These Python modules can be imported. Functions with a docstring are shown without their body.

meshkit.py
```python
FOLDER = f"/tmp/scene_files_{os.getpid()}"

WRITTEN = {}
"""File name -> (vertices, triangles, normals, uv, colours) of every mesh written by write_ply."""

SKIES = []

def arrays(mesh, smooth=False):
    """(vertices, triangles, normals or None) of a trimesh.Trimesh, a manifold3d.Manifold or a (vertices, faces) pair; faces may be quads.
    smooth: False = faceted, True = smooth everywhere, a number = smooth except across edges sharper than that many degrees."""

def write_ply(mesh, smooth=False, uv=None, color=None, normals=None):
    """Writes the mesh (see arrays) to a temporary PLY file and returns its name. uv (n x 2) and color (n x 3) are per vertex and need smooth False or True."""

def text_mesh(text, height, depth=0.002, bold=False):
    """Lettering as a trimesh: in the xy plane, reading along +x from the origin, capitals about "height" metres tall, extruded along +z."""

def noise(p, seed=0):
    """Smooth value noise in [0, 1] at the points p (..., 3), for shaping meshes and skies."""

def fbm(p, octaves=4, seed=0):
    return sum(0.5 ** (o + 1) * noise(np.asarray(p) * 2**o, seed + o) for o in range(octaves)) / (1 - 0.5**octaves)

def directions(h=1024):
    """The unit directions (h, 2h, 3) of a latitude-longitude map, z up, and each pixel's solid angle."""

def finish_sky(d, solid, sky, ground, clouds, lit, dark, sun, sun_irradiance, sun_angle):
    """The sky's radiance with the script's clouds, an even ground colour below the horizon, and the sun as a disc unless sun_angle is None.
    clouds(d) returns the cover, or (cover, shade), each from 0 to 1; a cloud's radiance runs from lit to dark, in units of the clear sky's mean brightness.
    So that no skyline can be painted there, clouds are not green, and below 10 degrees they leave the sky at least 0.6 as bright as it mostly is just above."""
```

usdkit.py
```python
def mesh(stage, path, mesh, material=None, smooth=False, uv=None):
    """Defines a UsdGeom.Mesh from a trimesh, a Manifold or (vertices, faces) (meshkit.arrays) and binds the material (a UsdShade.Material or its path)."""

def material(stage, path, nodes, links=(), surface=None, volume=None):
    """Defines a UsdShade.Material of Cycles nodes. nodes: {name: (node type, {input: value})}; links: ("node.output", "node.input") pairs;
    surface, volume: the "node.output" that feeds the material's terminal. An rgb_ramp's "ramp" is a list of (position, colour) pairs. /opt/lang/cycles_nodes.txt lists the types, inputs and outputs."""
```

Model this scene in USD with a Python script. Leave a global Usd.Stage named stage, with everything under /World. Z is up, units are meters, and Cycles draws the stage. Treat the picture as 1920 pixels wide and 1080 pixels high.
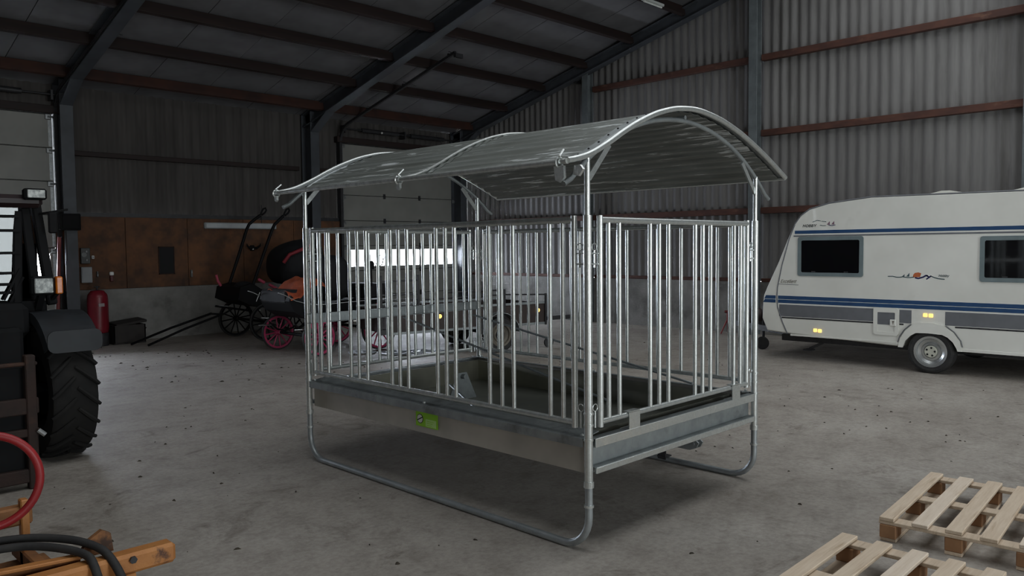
import math, random
import numpy as np, trimesh, usdkit, meshkit
from pxr import Usd, UsdGeom, UsdLux, UsdShade, Gf, Sdf, Vt
from scipy.interpolate import PchipInterpolator
from shapely.geometry import Polygon

stage = Usd.Stage.CreateInMemory()
UsdGeom.SetStageUpAxis(stage, UsdGeom.Tokens.z)
UsdGeom.SetStageMetersPerUnit(stage, 1.0)
UsdGeom.Xform.Define(stage, '/World')
stage.SetDefaultPrim(stage.GetPrimAtPath('/World'))
UsdGeom.Scope.Define(stage, '/World/Looks')
rng = random.Random(7)
nrng = np.random.default_rng(7)
PI = math.pi

# ------------------------------------------------------------------ camera
EYE = np.array([0, 0, 1.76])
PITCH, ROLL, YAW, FPX = 0.0516017, -0.0104232, 2.3600319, 1482.1
def camera():
    R = np.array([[math.sin(YAW), -math.cos(YAW), 0], [math.cos(YAW), math.sin(YAW), 0], [0, 0, 1]])
    c, s = math.cos(PITCH), math.sin(PITCH)
    fw, up, rt = np.array([0, c, -s]), np.array([0, s, c]), np.array([1., 0, 0])
    cr, sr = math.cos(ROLL), math.sin(ROLL)
    RT, UP, FW = R @ (cr * rt + sr * up), R @ (-sr * rt + cr * up), R @ fw
    cam = UsdGeom.Camera.Define(stage, '/World/camera')
    m = Gf.Matrix4d(*[float(x) for x in (*RT, 0, *UP, 0, *(-FW), 0, *EYE, 1)])
    cam.AddTransformOp().Set(m)
    cam.CreateHorizontalApertureAttr(36.0)
    cam.CreateVerticalApertureAttr(36.0 * 9 / 16)
    cam.CreateFocalLengthAttr(36.0 * FPX / 1920)
    cam.CreateClippingRangeAttr(Gf.Vec2f(0.05, 500))
    cam.CreateExposureAttr(EXPOSURE)
    return cam

EXPOSURE = 0.0
camera()

# ------------------------------------------------------------------ sky and daylight
dome = UsdLux.DomeLight.Define(stage, '/World/overcast_sky')
dome.CreateIntensityAttr(5.0)
dome.CreateColorAttr(Gf.Vec3f(0.86, 0.93, 1.0))

def rect_light(name, pos, direction, w, h, intensity, color):
    """area light standing in for daylight at a gate, a window, the ridge"""
    L = UsdLux.RectLight.Define(stage, '/World/' + name)
    d = np.array(direction, float); d /= np.linalg.norm(d)
    z = -d
    ref = np.array([0, 0, 1.]) if abs(z[2]) < .9 else np.array([0, 1., 0])
    x = np.cross(ref, z); x /= np.linalg.norm(x); y = np.cross(z, x)
    L.AddTransformOp().Set(Gf.Matrix4d(*[float(v) for v in (*x, 0, *y, 0, *z, 0, *pos, 1)]))
    L.CreateWidthAttr(w); L.CreateHeightAttr(h)
    L.CreateIntensityAttr(intensity); L.CreateColorAttr(Gf.Vec3f(*color))
    return L
FRONT, FRONT2, WINDOW, RIDGE = 11.0, 5.0, 58.0, 2.1
rect_light('gate_daylight_front', (5.6, -10.15, 2.1), (0, 1, 0), 4.4, 4.1, FRONT, (0.90, 0.97, 1.0))
rect_light('added_fill_front', (-5.0, -10.15, 2.1), (0, 1, 0), 4.4, 4.1, FRONT2, (0.97, 0.98, 0.96))  # fill light in an added second gate, brightening the long feeder side
rect_light('door_window_daylight', (2.38, 16.375, 1.53), (0, -1, 0), 3.9, .40, WINDOW, (0.84, 0.88, 1.0))
rect_light('feeder_door_window_daylight', (12.46, 16.375, 1.53), (0, -1, 0), 3.3, .40, WINDOW, (0.84, 0.88, 1.0))
for y_, s_, n_ in ((4.62, 1, 'ridge_daylight_left'), (1.38, -1, 'ridge_daylight_right')):  # ridge lights widened along both slopes to soften the shadows
    rect_light(n_, (6.9, y_, 4.75 + .25 * (15.41 - 4.62) + .305), (0, -s_ * .2425, -.9701), 13.8, 2.6, RIDGE, (0.95, 0.98, 1.0))

# ------------------------------------------------------------------ helpers
class MB:
    """collects shapes that become ONE mesh"""
    def __init__(self): self.v, self.f, self.n = [], [], 0
    def add(self, v, f):
        v = np.asarray(v, float).reshape(-1, 3); f = np.asarray(f, int)
        if f.shape[1] == 4: f = np.vstack([f[:, [0, 1, 2]], f[:, [0, 2, 3]]])
        self.v.append(v); self.f.append(f + self.n); self.n += len(v); return self
    def tm(self, m): return self.add(m.vertices, m.faces)
    def bx(self, x0, x1, y0, y1, z0, z1, b=0.0):
        c = ((x0 + x1) / 2, (y0 + y1) / 2, (z0 + z1) / 2)
        return self.box(c, (abs(x1 - x0), abs(y1 - y0), abs(z1 - z0)), b=b)
    def box(self, c, s, R=None, b=0.0):
        h = np.array(s, float) / 2
        if b <= 0:
            p = np.array([[x, y, z] for x in (-1, 1) for y in (-1, 1) for z in (-1, 1)]) * h
            f = BOXF
        else:
            b = min(b, .45 * min(s))
            p, f = chamfer_box(h, b)
        if R is not None: p = p @ np.asarray(R).T
        return self.add(p + np.array(c), f)
    def bar(self, p, q, w, h, b=0.0, up=(0, 0, 1)):
        p, q = np.array(p, float), np.array(q, float); d = q - p; L = np.linalg.norm(d); d /= L
        u = np.array(up, float)
        if abs(u @ d) > .95: u = np.array([1., 0, 0])
        y = np.cross(u, d); y /= np.linalg.norm(y); z = np.cross(d, y)
        return self.box((p + q) / 2, (L, w, h), np.array([d, y, z]).T, b)
    def tube(self, pts, r, sides=10, cap=True, closed=False):
        p = np.array(pts, float); n = len(p)
        if closed: t = np.roll(p, -1, 0) - np.roll(p, 1, 0)
        else:
            t = np.gradient(p, axis=0)
        t /= np.linalg.norm(t, axis=1, keepdims=True) + 1e-12
        a = np.zeros_like(p); ref = np.array([0, 0, 1.]) if abs(t[0, 2]) < .9 else np.array([1., 0, 0])
        u = np.cross(t[0], ref); u /= np.linalg.norm(u)
        for i in range(n):
            u = u - (u @ t[i]) * t[i]; u /= np.linalg.norm(u); a[i] = u
        bb = np.cross(t, a); ang = np.arange(sides) * 2 * PI / sides
        rr = np.broadcast_to(r, (n,))[:, None, None]
        v = p[:, None] + rr * (np.cos(ang)[None, :, None] * a[:, None] + np.sin(ang)[None, :, None] * bb[:, None])
        m = n if closed else n - 1
        i, j = np.meshgrid(np.arange(m), np.arange(sides), indexing='ij'); i2 = (i + 1) % n; j2 = (j + 1) % sides
        q = np.stack([i * sides + j, i * sides + j2, i2 * sides + j2, i2 * sides + j], -1).reshape(-1, 4)
        v = v.reshape(-1, 3)
        f = np.vstack([q[:, [0, 1, 2]], q[:, [0, 2, 3]]])
        if cap and not closed:
            k = len(v); v = np.vstack([v, p[0], p[-1]]); js = np.arange(sides); jn = (js + 1) % sides
            f = np.vstack([f, np.stack([np.full(sides, k), jn, js], 1), np.stack([np.full(sides, k + 1), (n - 1) * sides + js, (n - 1) * sides + jn], 1)])
        return self.add(v, f[:, ::-1] if False else f)
    def cyl(self, p, q, r, sides=16): return self.tube([p, q], r, sides)
    def lathe(self, prof, o=(0, 0, 0), axis=(0, 0, 1), sides=24):
        """prof: (radius, height along axis) pairs, closed at the axis where radius is 0"""
        z = np.array(axis, float); z /= np.linalg.norm(z)
        x = np.cross(z, [0, 0, 1.] if abs(z[2]) < .9 else [0, 1., 0]); x /= np.linalg.norm(x); y = np.cross(z, x)
        ang = np.arange(sides) * 2 * PI / sides; pr = np.array(prof, float); n = len(pr)
        v = np.array(o) + pr[:, 0][:, None, None] * (np.cos(ang)[None, :, None] * x + np.sin(ang)[None, :, None] * y) + pr[:, 1][:, None, None] * z
        i, j = np.meshgrid(np.arange(n - 1), np.arange(sides), indexing='ij'); j2 = (j + 1) % sides
        q = np.stack([i * sides + j, i * sides + j2, (i + 1) * sides + j2, (i + 1) * sides + j], -1).reshape(-1, 4)
        return self.add(v.reshape(-1, 3), q)
    def prism(self, poly, o, ax, ay, depth):
        """a flat outline (u, v) in the plane o + u ax + v ay, given the thickness vector depth"""
        pg = poly if isinstance(poly, Polygon) else Polygon(poly)
        if not pg.is_valid: pg = pg.buffer(0)
        m = trimesh.creation.extrude_polygon(pg, 1.0, engine='earcut')
        ax, ay, dp, o = (np.array(t, float) for t in (ax, ay, depth, o))
        v = o + m.vertices[:, :1] * ax + m.vertices[:, 1:2] * ay + m.vertices[:, 2:3] * dp
        f = m.faces if np.dot(np.cross(ax, ay), dp) > 0 else m.faces[:, ::-1]
        return self.add(v, f)
    def sphere(self, c, r, sub=2, scale=(1, 1, 1)):
        m = trimesh.creation.icosphere(subdivisions=sub); return self.add(m.vertices * np.array(scale) * r + np.array(c), m.faces)
    def sheet(self, A, B, closed=False):
        """solid between two grids of points A and B (same shape n x m x 3)"""
        n, m = A.shape[:2]; k = n * m
        i, j = np.meshgrid(np.arange(n - 1), np.arange(m - 1), indexing='ij')
        q = np.stack([i * m + j, (i + 1) * m + j, (i + 1) * m + j + 1, i * m + j + 1], -1).reshape(-1, 4)
        f = [q, q[:, ::-1] + k]
        def rim(idx): idx = np.array(idx); return np.stack([idx[:-1], idx[1:], idx[1:] + k, idx[:-1] + k], 1)
        f += [rim(np.arange(m)), rim(np.arange(m)[::-1] + (n - 1) * m), rim((np.arange(n) * m)[::-1]), rim(np.arange(n) * m + m - 1)]
        return self.add(np.vstack([A.reshape(-1, 3), B.reshape(-1, 3)]), np.vstack(f))
    def moved(self, loc=(0, 0, 0), R=None):
        o = MB(); o.n = self.n; o.f = self.f
        o.v = [(v if R is None else v @ np.asarray(R).T) + np.array(loc, float) for v in self.v]; return o
    def arrays(self): return np.vstack(self.v), np.vstack(self.f)

BOXF = np.array([[0, 1, 3], [0, 3, 2], [4, 6, 7], [4, 7, 5], [0, 4, 5], [0, 5, 1], [2, 3, 7], [2, 7, 6], [0, 2, 6], [0, 6, 4], [1, 5, 7], [1, 7, 3]])
_unit = np.array([[sx * (1 - (k == 0) * .2), sy * (1 - (k == 1) * .2), sz * (1 - (k == 2) * .2)] for sx in (-1, 1) for sy in (-1, 1) for sz in (-1, 1) for k in range(3)])
_corner = np.array([[sx, sy, sz] for sx in (-1, 1) for sy in (-1, 1) for sz in (-1, 1) for k in range(3)], float)
_which = np.array([k for _ in range(8) for k in range(3)])
def _chamfer_faces():
    p = _corner.copy() * 1.0
    for i, k in enumerate(_which):
        for j in range(3):
            if j != k: p[i, j] *= .8
    h = trimesh.convex.convex_hull(p)
    idx = [int(np.argmin(((p - v) ** 2).sum(1))) for v in h.vertices]
    return np.array(idx)[h.faces]
CHF = _chamfer_faces()
def chamfer_box(h, b):
    p = _corner * h
    for i, k in enumerate(_which):
        for j in range(3):
            if j != k: p[i, j] -= np.sign(p[i, j]) * b
    return p, CHF

def rotz(a): c, s = math.cos(a), math.sin(a); return np.array([[c, -s, 0], [s, c, 0], [0, 0, 1.]])
def rotx(a): c, s = math.cos(a), math.sin(a); return np.array([[1., 0, 0], [0, c, -s], [0, s, c]])
def roty(a): c, s = math.cos(a), math.sin(a); return np.array([[c, 0, s], [0, 1., 0], [-s, 0, c]])
def arc(c, r, a0, a1, n, ax, ay):
    a = np.linspace(a0, a1, n); return [np.array(c) + r * (math.cos(t) * np.array(ax, float) + math.sin(t) * np.array(ay, float)) for t in a]

_used = {}
def numbered(parent, name):
    k = _used.setdefault((parent, name), 0); _used[(parent, name)] = k + 1
    return f'{parent}/{name}' if k == 0 else f'{parent}/{name}_{k:03d}'
def tag(p, label=None, cat=None, group=None, kind=None):
    for k, v in (('label', label), ('category', cat), ('group', group), ('kind', kind)):
        if v: p.SetCustomDataByKey(k, v)
    return p
class T:
    """a thing or a part: path, where it stands"""
    def __init__(s, path, prim, loc=(0, 0, 0), rz=0.0): s.path, s.prim, s.loc, s.rz = path, prim, np.array(loc, float), rz
def thing(name, label, cat, loc=(0, 0, 0), rz=0.0, group=None, kind=None):
    path = numbered('/World', name); x = UsdGeom.Xform.Define(stage, path)
    x.AddTranslateOp().Set(Gf.Vec3d(*map(float, loc))); x.AddRotateZOp().Set(math.degrees(rz))
    return T(path, tag(x.GetPrim(), label, cat, group, kind), loc, rz)
def part(parent, name, mb, material, label=None, smooth=False, kind=None, world=False):
    """a mesh under a thing; world=True: the shapes are in world coordinates"""
    if isinstance(mb, MB):
        v, f = mb.arrays()
    else: v, f, _ = meshkit.arrays(mb)
    if world:
        v = (v - parent.loc) @ rotz(-parent.rz).T
    path = numbered(parent.path, name)
    if smooth: 
        tm = trimesh.Trimesh(v, f, process=False)
        m = usdkit.mesh(stage, path, tm, material, smooth=smooth)
    else: m = usdkit.mesh(stage, path, (v, f), material)
    tag(m.GetPrim(), label, None, None, kind)
    return T(path, m.GetPrim(), parent.loc, parent.rz)
def single(name, mb, material, label, cat, group=None, kind=None, smooth=False, loc=(0, 0, 0), rz=0.0):
    """a thing that is one mesh, its shapes given in world coordinates"""
    v, f = mb.arrays(); v = (v - np.array(loc, float)) @ rotz(-rz).T
    path = numbered('/World', name)
    m = usdkit.mesh(stage, path, trimesh.Trimesh(v, f, process=False) if smooth else (v, f), material, smooth=smooth)
    x = UsdGeom.Xformable(m); x.AddTranslateOp().Set(Gf.Vec3d(*map(float, loc))); x.AddRotateZOp().Set(math.degrees(rz))
    return T(path, tag(m.GetPrim(), label, cat, group, kind), loc, rz)
def copy_of(t, loc, rz, label, group=None):
    name = t.path.split('/')[-1]; path = numbered('/World', name)
    x = UsdGeom.Xform.Define(stage, path); x.GetPrim().GetReferences().AddInternalReference(t.path); x.GetPrim().SetInstanceable(True)
    x.ClearXformOpOrder(); x.AddTranslateOp().Set(Gf.Vec3d(*map(float, loc))); x.AddRotateZOp().Set(math.degrees(rz))
    return T(path, tag(x.GetPrim(), label, t.prim.GetCustomDataByKey('category'), group), loc, rz)

# ------------------------------------------------------------------ materials
MATS = {}
def lin(c):
    """0-255 display colour to linear"""
    return tuple(((x / 255) / 12.92 if x / 255 <= .04045 else ((x / 255 + .055) / 1.055) ** 2.4) for x in c)
def pm(name, c1, c2=None, rough=.6, metal=0.0, scale=6.0, stretch=(1, 1, 1), detail=4, lo=.35, hi=.65, bump=0.0, bscale=60.0, rough2=None, spec=.5, coat=0.0, c3=None, s3=1.0, lo3=.55, hi3=.7, emis=None, space='position', bdist=.01):
    """principled material; two colours mixed by noise, an optional third in blotches"""
    if name in MATS: return MATS[name]
    c2 = c2 or tuple(x * .75 for x in c1)
    N = {'p': ('principled_bsdf', {'roughness': rough, 'metallic': metal, 'specular_ior_level': spec, 'coat_weight': coat}),
         'g': ('geometry', {}) if space == 'position' else ('texture_coordinate', {}),
         'm': ('mapping', {'scale': stretch}),
         'n': ('noise_texture', {'scale': scale, 'detail': detail, 'roughness': .6}),
         'r': ('rgb_ramp', {'ramp': [(lo, c1), (hi, c2)]})}
    L = [('g.position' if space == 'position' else 'g.object', 'm.vector'), ('m.vector', 'n.vector'), ('n.fac', 'r.fac')]
    out = 'r.color'
    if c3 is not None:
        N['n3'] = ('noise_texture', {'scale': s3, 'detail': 5, 'roughness': .65})
        N['r3'] = ('map_range', {'from_min': lo3, 'from_max': hi3, 'clamp': True})
        N['x3'] = ('mix_color', {'b': c3})
        L += [('m.vector', 'n3.vector'), ('n3.fac', 'r3.value'), ('r3.result', 'x3.fac'), (out, 'x3.a')]; out = 'x3.result'
    L.append((out, 'p.base_color'))
    if rough2 is not None:
        N['rr'] = ('map_range', {'from_min': lo, 'from_max': hi, 'to_min': rough, 'to_max': rough2, 'clamp': True})
        L += [('n.fac', 'rr.value'), ('rr.result', 'p.roughness')]
    if bump > 0:
        N['nb'] = ('noise_texture', {'scale': bscale, 'detail': 3})
        N['b'] = ('bump', {'strength': bump, 'distance': bdist})
        L += [('m.vector', 'nb.vector'), ('nb.fac', 'b.height'), ('b.normal', 'p.normal')]
    if emis:
        N['p'][1]['emission_color'] = emis[0]; N['p'][1]['emission_strength'] = emis[1]
    MATS[name] = usdkit.material(stage, '/World/Looks/' + name, N, L, surface='p.BSDF')
    return MATS[name]
def plain(name, c, rough=.5, metal=0.0, **k): return pm(name, c, tuple(x * .85 for x in c), rough, metal, **k)

def floor_material():
    N = {'g': ('geometry', {}), 'n1': ('noise_texture', {'scale': .55, 'detail': 6, 'roughness': .62}), 'n2': ('noise_texture', {'scale': 4.5, 'detail': 8, 'roughness': .7}),
         'n3': ('noise_texture', {'scale': 26, 'detail': 5, 'roughness': .7}), 'n4': ('noise_texture', {'scale': 1.7, 'detail': 7, 'roughness': .75, 'distortion': 1.2}),
         'r1': ('rgb_ramp', {'ramp': [(.28, (.275, .247, .216)), (.52, (.355, .326, .290)), (.75, (.44, .412, .374))]}),
         'r2': ('rgb_ramp', {'ramp': [(.30, (.66, .64, .62)), (.52, (1, 1, 1)), (.75, (1.12, 1.12, 1.11))]}),
         'r3': ('rgb_ramp', {'ramp': [(.3, (.72, .7, .69)), (.6, (1.05, 1.05, 1.05))]}),
         'r4': ('rgb_ramp', {'ramp': [(.31, (.50, .47, .44)), (.44, (1, 1, 1))]}),
         'a': ('mix_color', {'blend_type': 'multiply', 'fac': .8}), 'b': ('mix_color', {'blend_type': 'multiply', 'fac': .8}), 'c': ('mix_color', {'blend_type': 'multiply', 'fac': .75}),
         'ro': ('map_range', {'from_min': .3, 'from_max': .7, 'to_min': .78, 'to_max': .52}),
         'bm': ('bump', {'strength': .35, 'distance': .006}), 'p': ('principled_bsdf', {'specular_ior_level': .35})}
    L = [('g.position', f'n{i}.vector') for i in (1, 2, 3, 4)] + [('n1.fac', 'r1.fac'), ('n2.fac', 'r2.fac'), ('n3.fac', 'r3.fac'), ('n4.fac', 'r4.fac'),
         ('r1.color', 'a.a'), ('r2.color', 'a.b'), ('a.result', 'b.a'), ('r3.color', 'b.b'), ('b.result', 'c.a'), ('r4.color', 'c.b'), ('c.result', 'p.base_color'),
         ('n1.fac', 'ro.value'), ('ro.result', 'p.roughness'), ('n2.fac', 'bm.height'), ('bm.normal', 'p.normal')]
    return usdkit.material(stage, '/World/Looks/concrete_floor', N, L, surface='p.BSDF')

def glass_material(name, tint=(1, 1, 1), clear=1.0, rough=0.0):
    N = {'t': ('transparent_bsdf', {'color': tuple(clear * x for x in tint)}), 'g': ('glossy_bsdf', {'color': (1, 1, 1), 'roughness': rough}), 'f': ('fresnel', {'IOR': 1.5}), 'm': ('mix_closure', {})}
    return usdkit.material(stage, '/World/Looks/' + name, N, [('f.fac', 'm.fac'), ('t.BSDF', 'm.closure1'), ('g.BSDF', 'm.closure2')], surface='m.closure')

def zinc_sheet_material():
    """galvanised roof sheet: dull zinc with rib highlights painted in as clustered bright streaks"""
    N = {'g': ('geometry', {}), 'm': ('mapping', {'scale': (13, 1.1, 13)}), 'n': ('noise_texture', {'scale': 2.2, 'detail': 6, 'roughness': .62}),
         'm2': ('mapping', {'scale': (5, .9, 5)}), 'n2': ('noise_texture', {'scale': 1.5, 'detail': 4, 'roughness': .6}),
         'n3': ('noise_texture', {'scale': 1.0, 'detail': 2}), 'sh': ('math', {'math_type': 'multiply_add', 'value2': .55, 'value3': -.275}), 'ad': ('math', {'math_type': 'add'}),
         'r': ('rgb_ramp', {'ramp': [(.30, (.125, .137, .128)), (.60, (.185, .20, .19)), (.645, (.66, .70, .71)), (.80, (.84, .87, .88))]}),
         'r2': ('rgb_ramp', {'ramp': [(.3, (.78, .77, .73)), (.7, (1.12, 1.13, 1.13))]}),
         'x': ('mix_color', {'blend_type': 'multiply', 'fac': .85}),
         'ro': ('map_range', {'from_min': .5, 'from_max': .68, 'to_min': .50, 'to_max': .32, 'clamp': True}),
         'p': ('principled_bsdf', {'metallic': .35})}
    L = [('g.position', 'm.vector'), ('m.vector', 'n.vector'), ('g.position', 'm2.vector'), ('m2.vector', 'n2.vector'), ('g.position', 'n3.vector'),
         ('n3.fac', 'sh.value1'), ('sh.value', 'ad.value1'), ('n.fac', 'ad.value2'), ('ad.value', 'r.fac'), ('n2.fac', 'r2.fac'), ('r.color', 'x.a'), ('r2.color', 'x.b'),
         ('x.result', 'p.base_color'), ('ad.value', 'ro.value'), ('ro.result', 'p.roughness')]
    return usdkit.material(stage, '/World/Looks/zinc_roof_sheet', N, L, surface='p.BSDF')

M = {}
M['floor'] = floor_material()
M['concrete'] = pm('concrete_wall', (.25, .245, .23), (.15, .147, .137), rough=.85, scale=2.2, detail=7, c3=(.09, .085, .075), s3=1.1, lo3=.56, hi3=.75, bump=.25, bscale=25)
M['eternit'] = pm('fibre_cement', (.205, .20, .195), (.135, .13, .127), rough=.85, scale=1.6, stretch=(3, 3, .35), detail=6, lo=.3, hi=.7, c3=(.10, .096, .09), s3=1.3, lo3=.55, hi3=.8, bump=.12, bscale=80)
M['eternit_dark'] = pm('fibre_cement_brown', (.085, .078, .073), (.055, .05, .047), rough=.9, scale=1.6, stretch=(3, 3, .35), detail=6, bump=.12, bscale=80)
M['ply'] = pm('stained_plywood', (.150, .060, .021), (.062, .028, .013), rough=.75, scale=2.8, detail=8, c3=(.025, .014, .009), s3=1.6, lo3=.5, hi3=.72, bump=.1, bscale=30)
M['paint_steel'] = pm('grey_blue_steel', (.062, .069, .08), (.043, .048, .056), rough=.55, scale=3, detail=5)
M['column_zinc'] = pm('galvanised_column', (.145, .165, .17), (.10, .115, .12), rough=.5, scale=4)
M['purlin'] = pm('dark_purlin', (.020, .0085, .0065), (.012, .006, .005), rough=.7, scale=3, stretch=(.4, 4, 4), detail=5)
M['girt'] = pm('rusty_girt', (.095, .036, .023), (.055, .022, .016), rough=.8, scale=4, stretch=(2, .7, 2), detail=6, c3=(.14, .07, .045), s3=3, lo3=.58, hi3=.7)
M['roof_panel'] = pm('roof_board', (.150, .150, .158), (.115, .115, .12), rough=.85, scale=2.0, detail=5)
M['door_panel'] = pm('door_panel_paint', (.25, .25, .228), (.21, .21, .193), rough=.5, scale=1.6, detail=4)
M['door_metal'] = pm('door_hardware', (.33, .34, .34), (.22, .23, .23), rough=.4, metal=.8, scale=20)
M['black_rubber'] = pm('black_rubber', (.016, .016, .017), (.028, .027, .026), rough=.75, scale=12, bump=.1)
M['dark_steel'] = pm('dark_steel', (.03, .03, .033), (.018, .018, .02), rough=.5, scale=8)
M['pane'] = glass_material('window_pane', (.97, .99, 1), 1.0)
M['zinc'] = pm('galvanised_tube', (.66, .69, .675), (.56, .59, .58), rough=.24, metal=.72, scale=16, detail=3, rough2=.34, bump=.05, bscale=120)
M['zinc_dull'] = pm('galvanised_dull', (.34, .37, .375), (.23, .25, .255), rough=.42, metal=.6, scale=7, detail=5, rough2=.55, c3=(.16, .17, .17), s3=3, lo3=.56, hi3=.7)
M['zinc_skid'] = pm('galvanised_skid', (.40, .43, .44), (.30, .325, .335), rough=.42, metal=.6, scale=9, detail=5)
M['zinc_plate'] = pm('galvanised_plate', (.50, .475, .42), (.40, .38, .335), rough=.42, metal=.3, scale=3, detail=5, rough2=.55)
M['zinc_roof'] = zinc_sheet_material()

# ================================================================== the building
XW, YW, XB, YS, YR = 14.4, 16.3, -14.0, -10.3, 3.0      # right gable wall, left eave wall, far gable, far eave wall, ridge
def zb(y): return 4.75 + .25 * ((15.41 - y) if y >= YR else (y - (2 * YR - 15.41)))    # underside of the rafters
def zroof(y): return zb(y) + .33
PITCH_C, AMP = .183, .016
def corrugated(u0, u1, z0, ztop, place, out):
    """one corrugated sheet from u0 to u1; place(u, d, z) gives the point, d out of the wall"""
    n = max(2, int(round((u1 - u0) / PITCH_C * 8))) + 1
    u = np.linspace(u0, u1, n); d = AMP * np.cos(2 * PI * u / PITCH_C)
    A = np.array([[place(a, b, z0), place(a, b, ztop(a))] for a, b in zip(u, d)])
    B = np.array([[place(a, b + out * .008, z0), place(a, b + out * .008, ztop(a))] for a, b in zip(u, d)])
    return MB().sheet(A, B)
def sheets(parent, u0, u1, z0, ztop, place, out, mat, width=PITCH_C * 6, gap=.0):
    u = u0
    while u < u1 - 1e-6:
        e = min(u1, u + width); part(parent, 'corrugated_sheet', corrugated(u, e - gap, z0, ztop, place, out), mat, smooth=50); u = e

# ---- floor
fl = MB().bx(XB - .3, XW + .3, YS - .3, YW + .3, -.2, 0)
single('floor', fl, M['floor'], 'worn grey concrete floor with dark stains and dusty patches', 'floor', kind='structure')
M['yard'] = pm('pale_gravel_yard', (.62, .62, .60), (.5, .5, .48), rough=.95, scale=.8)
M['yard'] = pm('pale_gravel_yard', (.62, .62, .60), (.5, .5, .48), rough=.95, scale=.8)
yd = MB()
for x0, x1, y0, y1 in ((-90, 90, YW + .31, 120), (-90, 90, -90, YS - .31), (-90, XB - .31, YS - .31, YW + .31), (XW + .31, 90, YS - .31, YW + .31)): yd.bx(x0, x1, y0, y1, -.25, -.02)
single('ground', yd, M['yard'], 'pale gravel yard outside the door windows', 'ground', kind='structure')

# ---- right gable wall
wr = thing('wall_right', 'grey corrugated gable wall on a concrete base with rusty girts', 'wall', (XW, 3, 0), kind='structure')
y = YS
while y < YW - .01:
    e = min(YW, y + 5.32); part(wr, 'concrete_base', MB().bx(XW, XW + .22, y + .006, e - .006, 0, 1.03), M['concrete'], world=True); y = e
for (a, b) in ((YS, YW),):
    n0 = int(math.ceil((b - a) / (PITCH_C * 6)))
    u = a
    for _ in range(n0):
        e = min(b, u + PITCH_C * 6)
        part(wr, 'corrugated_sheet', corrugated(u, e, 1.04, lambda q: zroof(q) + .04, lambda q, d, z: (XW + .085 + d, q, z), 1), M['eternit'], smooth=50, world=True); u = e
GCOL = (15.6, 11.68, 7.52, 2.95, -1.2, -5.3)
for zc in (1.065, 2.42, 3.91, 5.35, 6.8):
    for a, b in zip((YW,) + GCOL, GCOL + (YS,)):
        y1, y0 = a - .1 + .1 * (a == YW), b + .1 * (b != YS)
        if y1 - y0 < .25: continue
        if zroof((y0 + y1) / 2) < zc + .2: continue
        h = .035 if zc < 2 else .06
        part(wr, 'girt', MB().bx(XW - .06 if zc > 2 else XW - .01, XW + .06, y0 + .005, y1 - .005, zc - h, zc + h, b=.006), M['girt'], label='rusty horizontal wall rail', world=True)
def ibeam(p, q, w, h, up, tw=.012, tf=.018):
    """an I section from p to q, flanges across the direction up"""
    p, q, up = np.array(p, float), np.array(q, float), np.array(up, float)
    d = q - p; d /= np.linalg.norm(d); up = up - (up @ d) * d; up /= np.linalg.norm(up)
    mb = MB(); mb.bar(p, q, tw, h - 2 * tf, up=up)
    for s in (-1, 1): mb.bar(p + s * up * (h / 2 - tf / 2), q + s * up * (h / 2 - tf / 2), w, tf, up=up, b=.003)
    return mb
for yc in GCOL[1:]:
    part(wr, 'gable_column', ibeam((XW - .10, yc, 0), (XW - .10, yc, zb(yc) + .05), .17, .2, (1, 0, 0)), M['column_zinc'], world=True)

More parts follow.
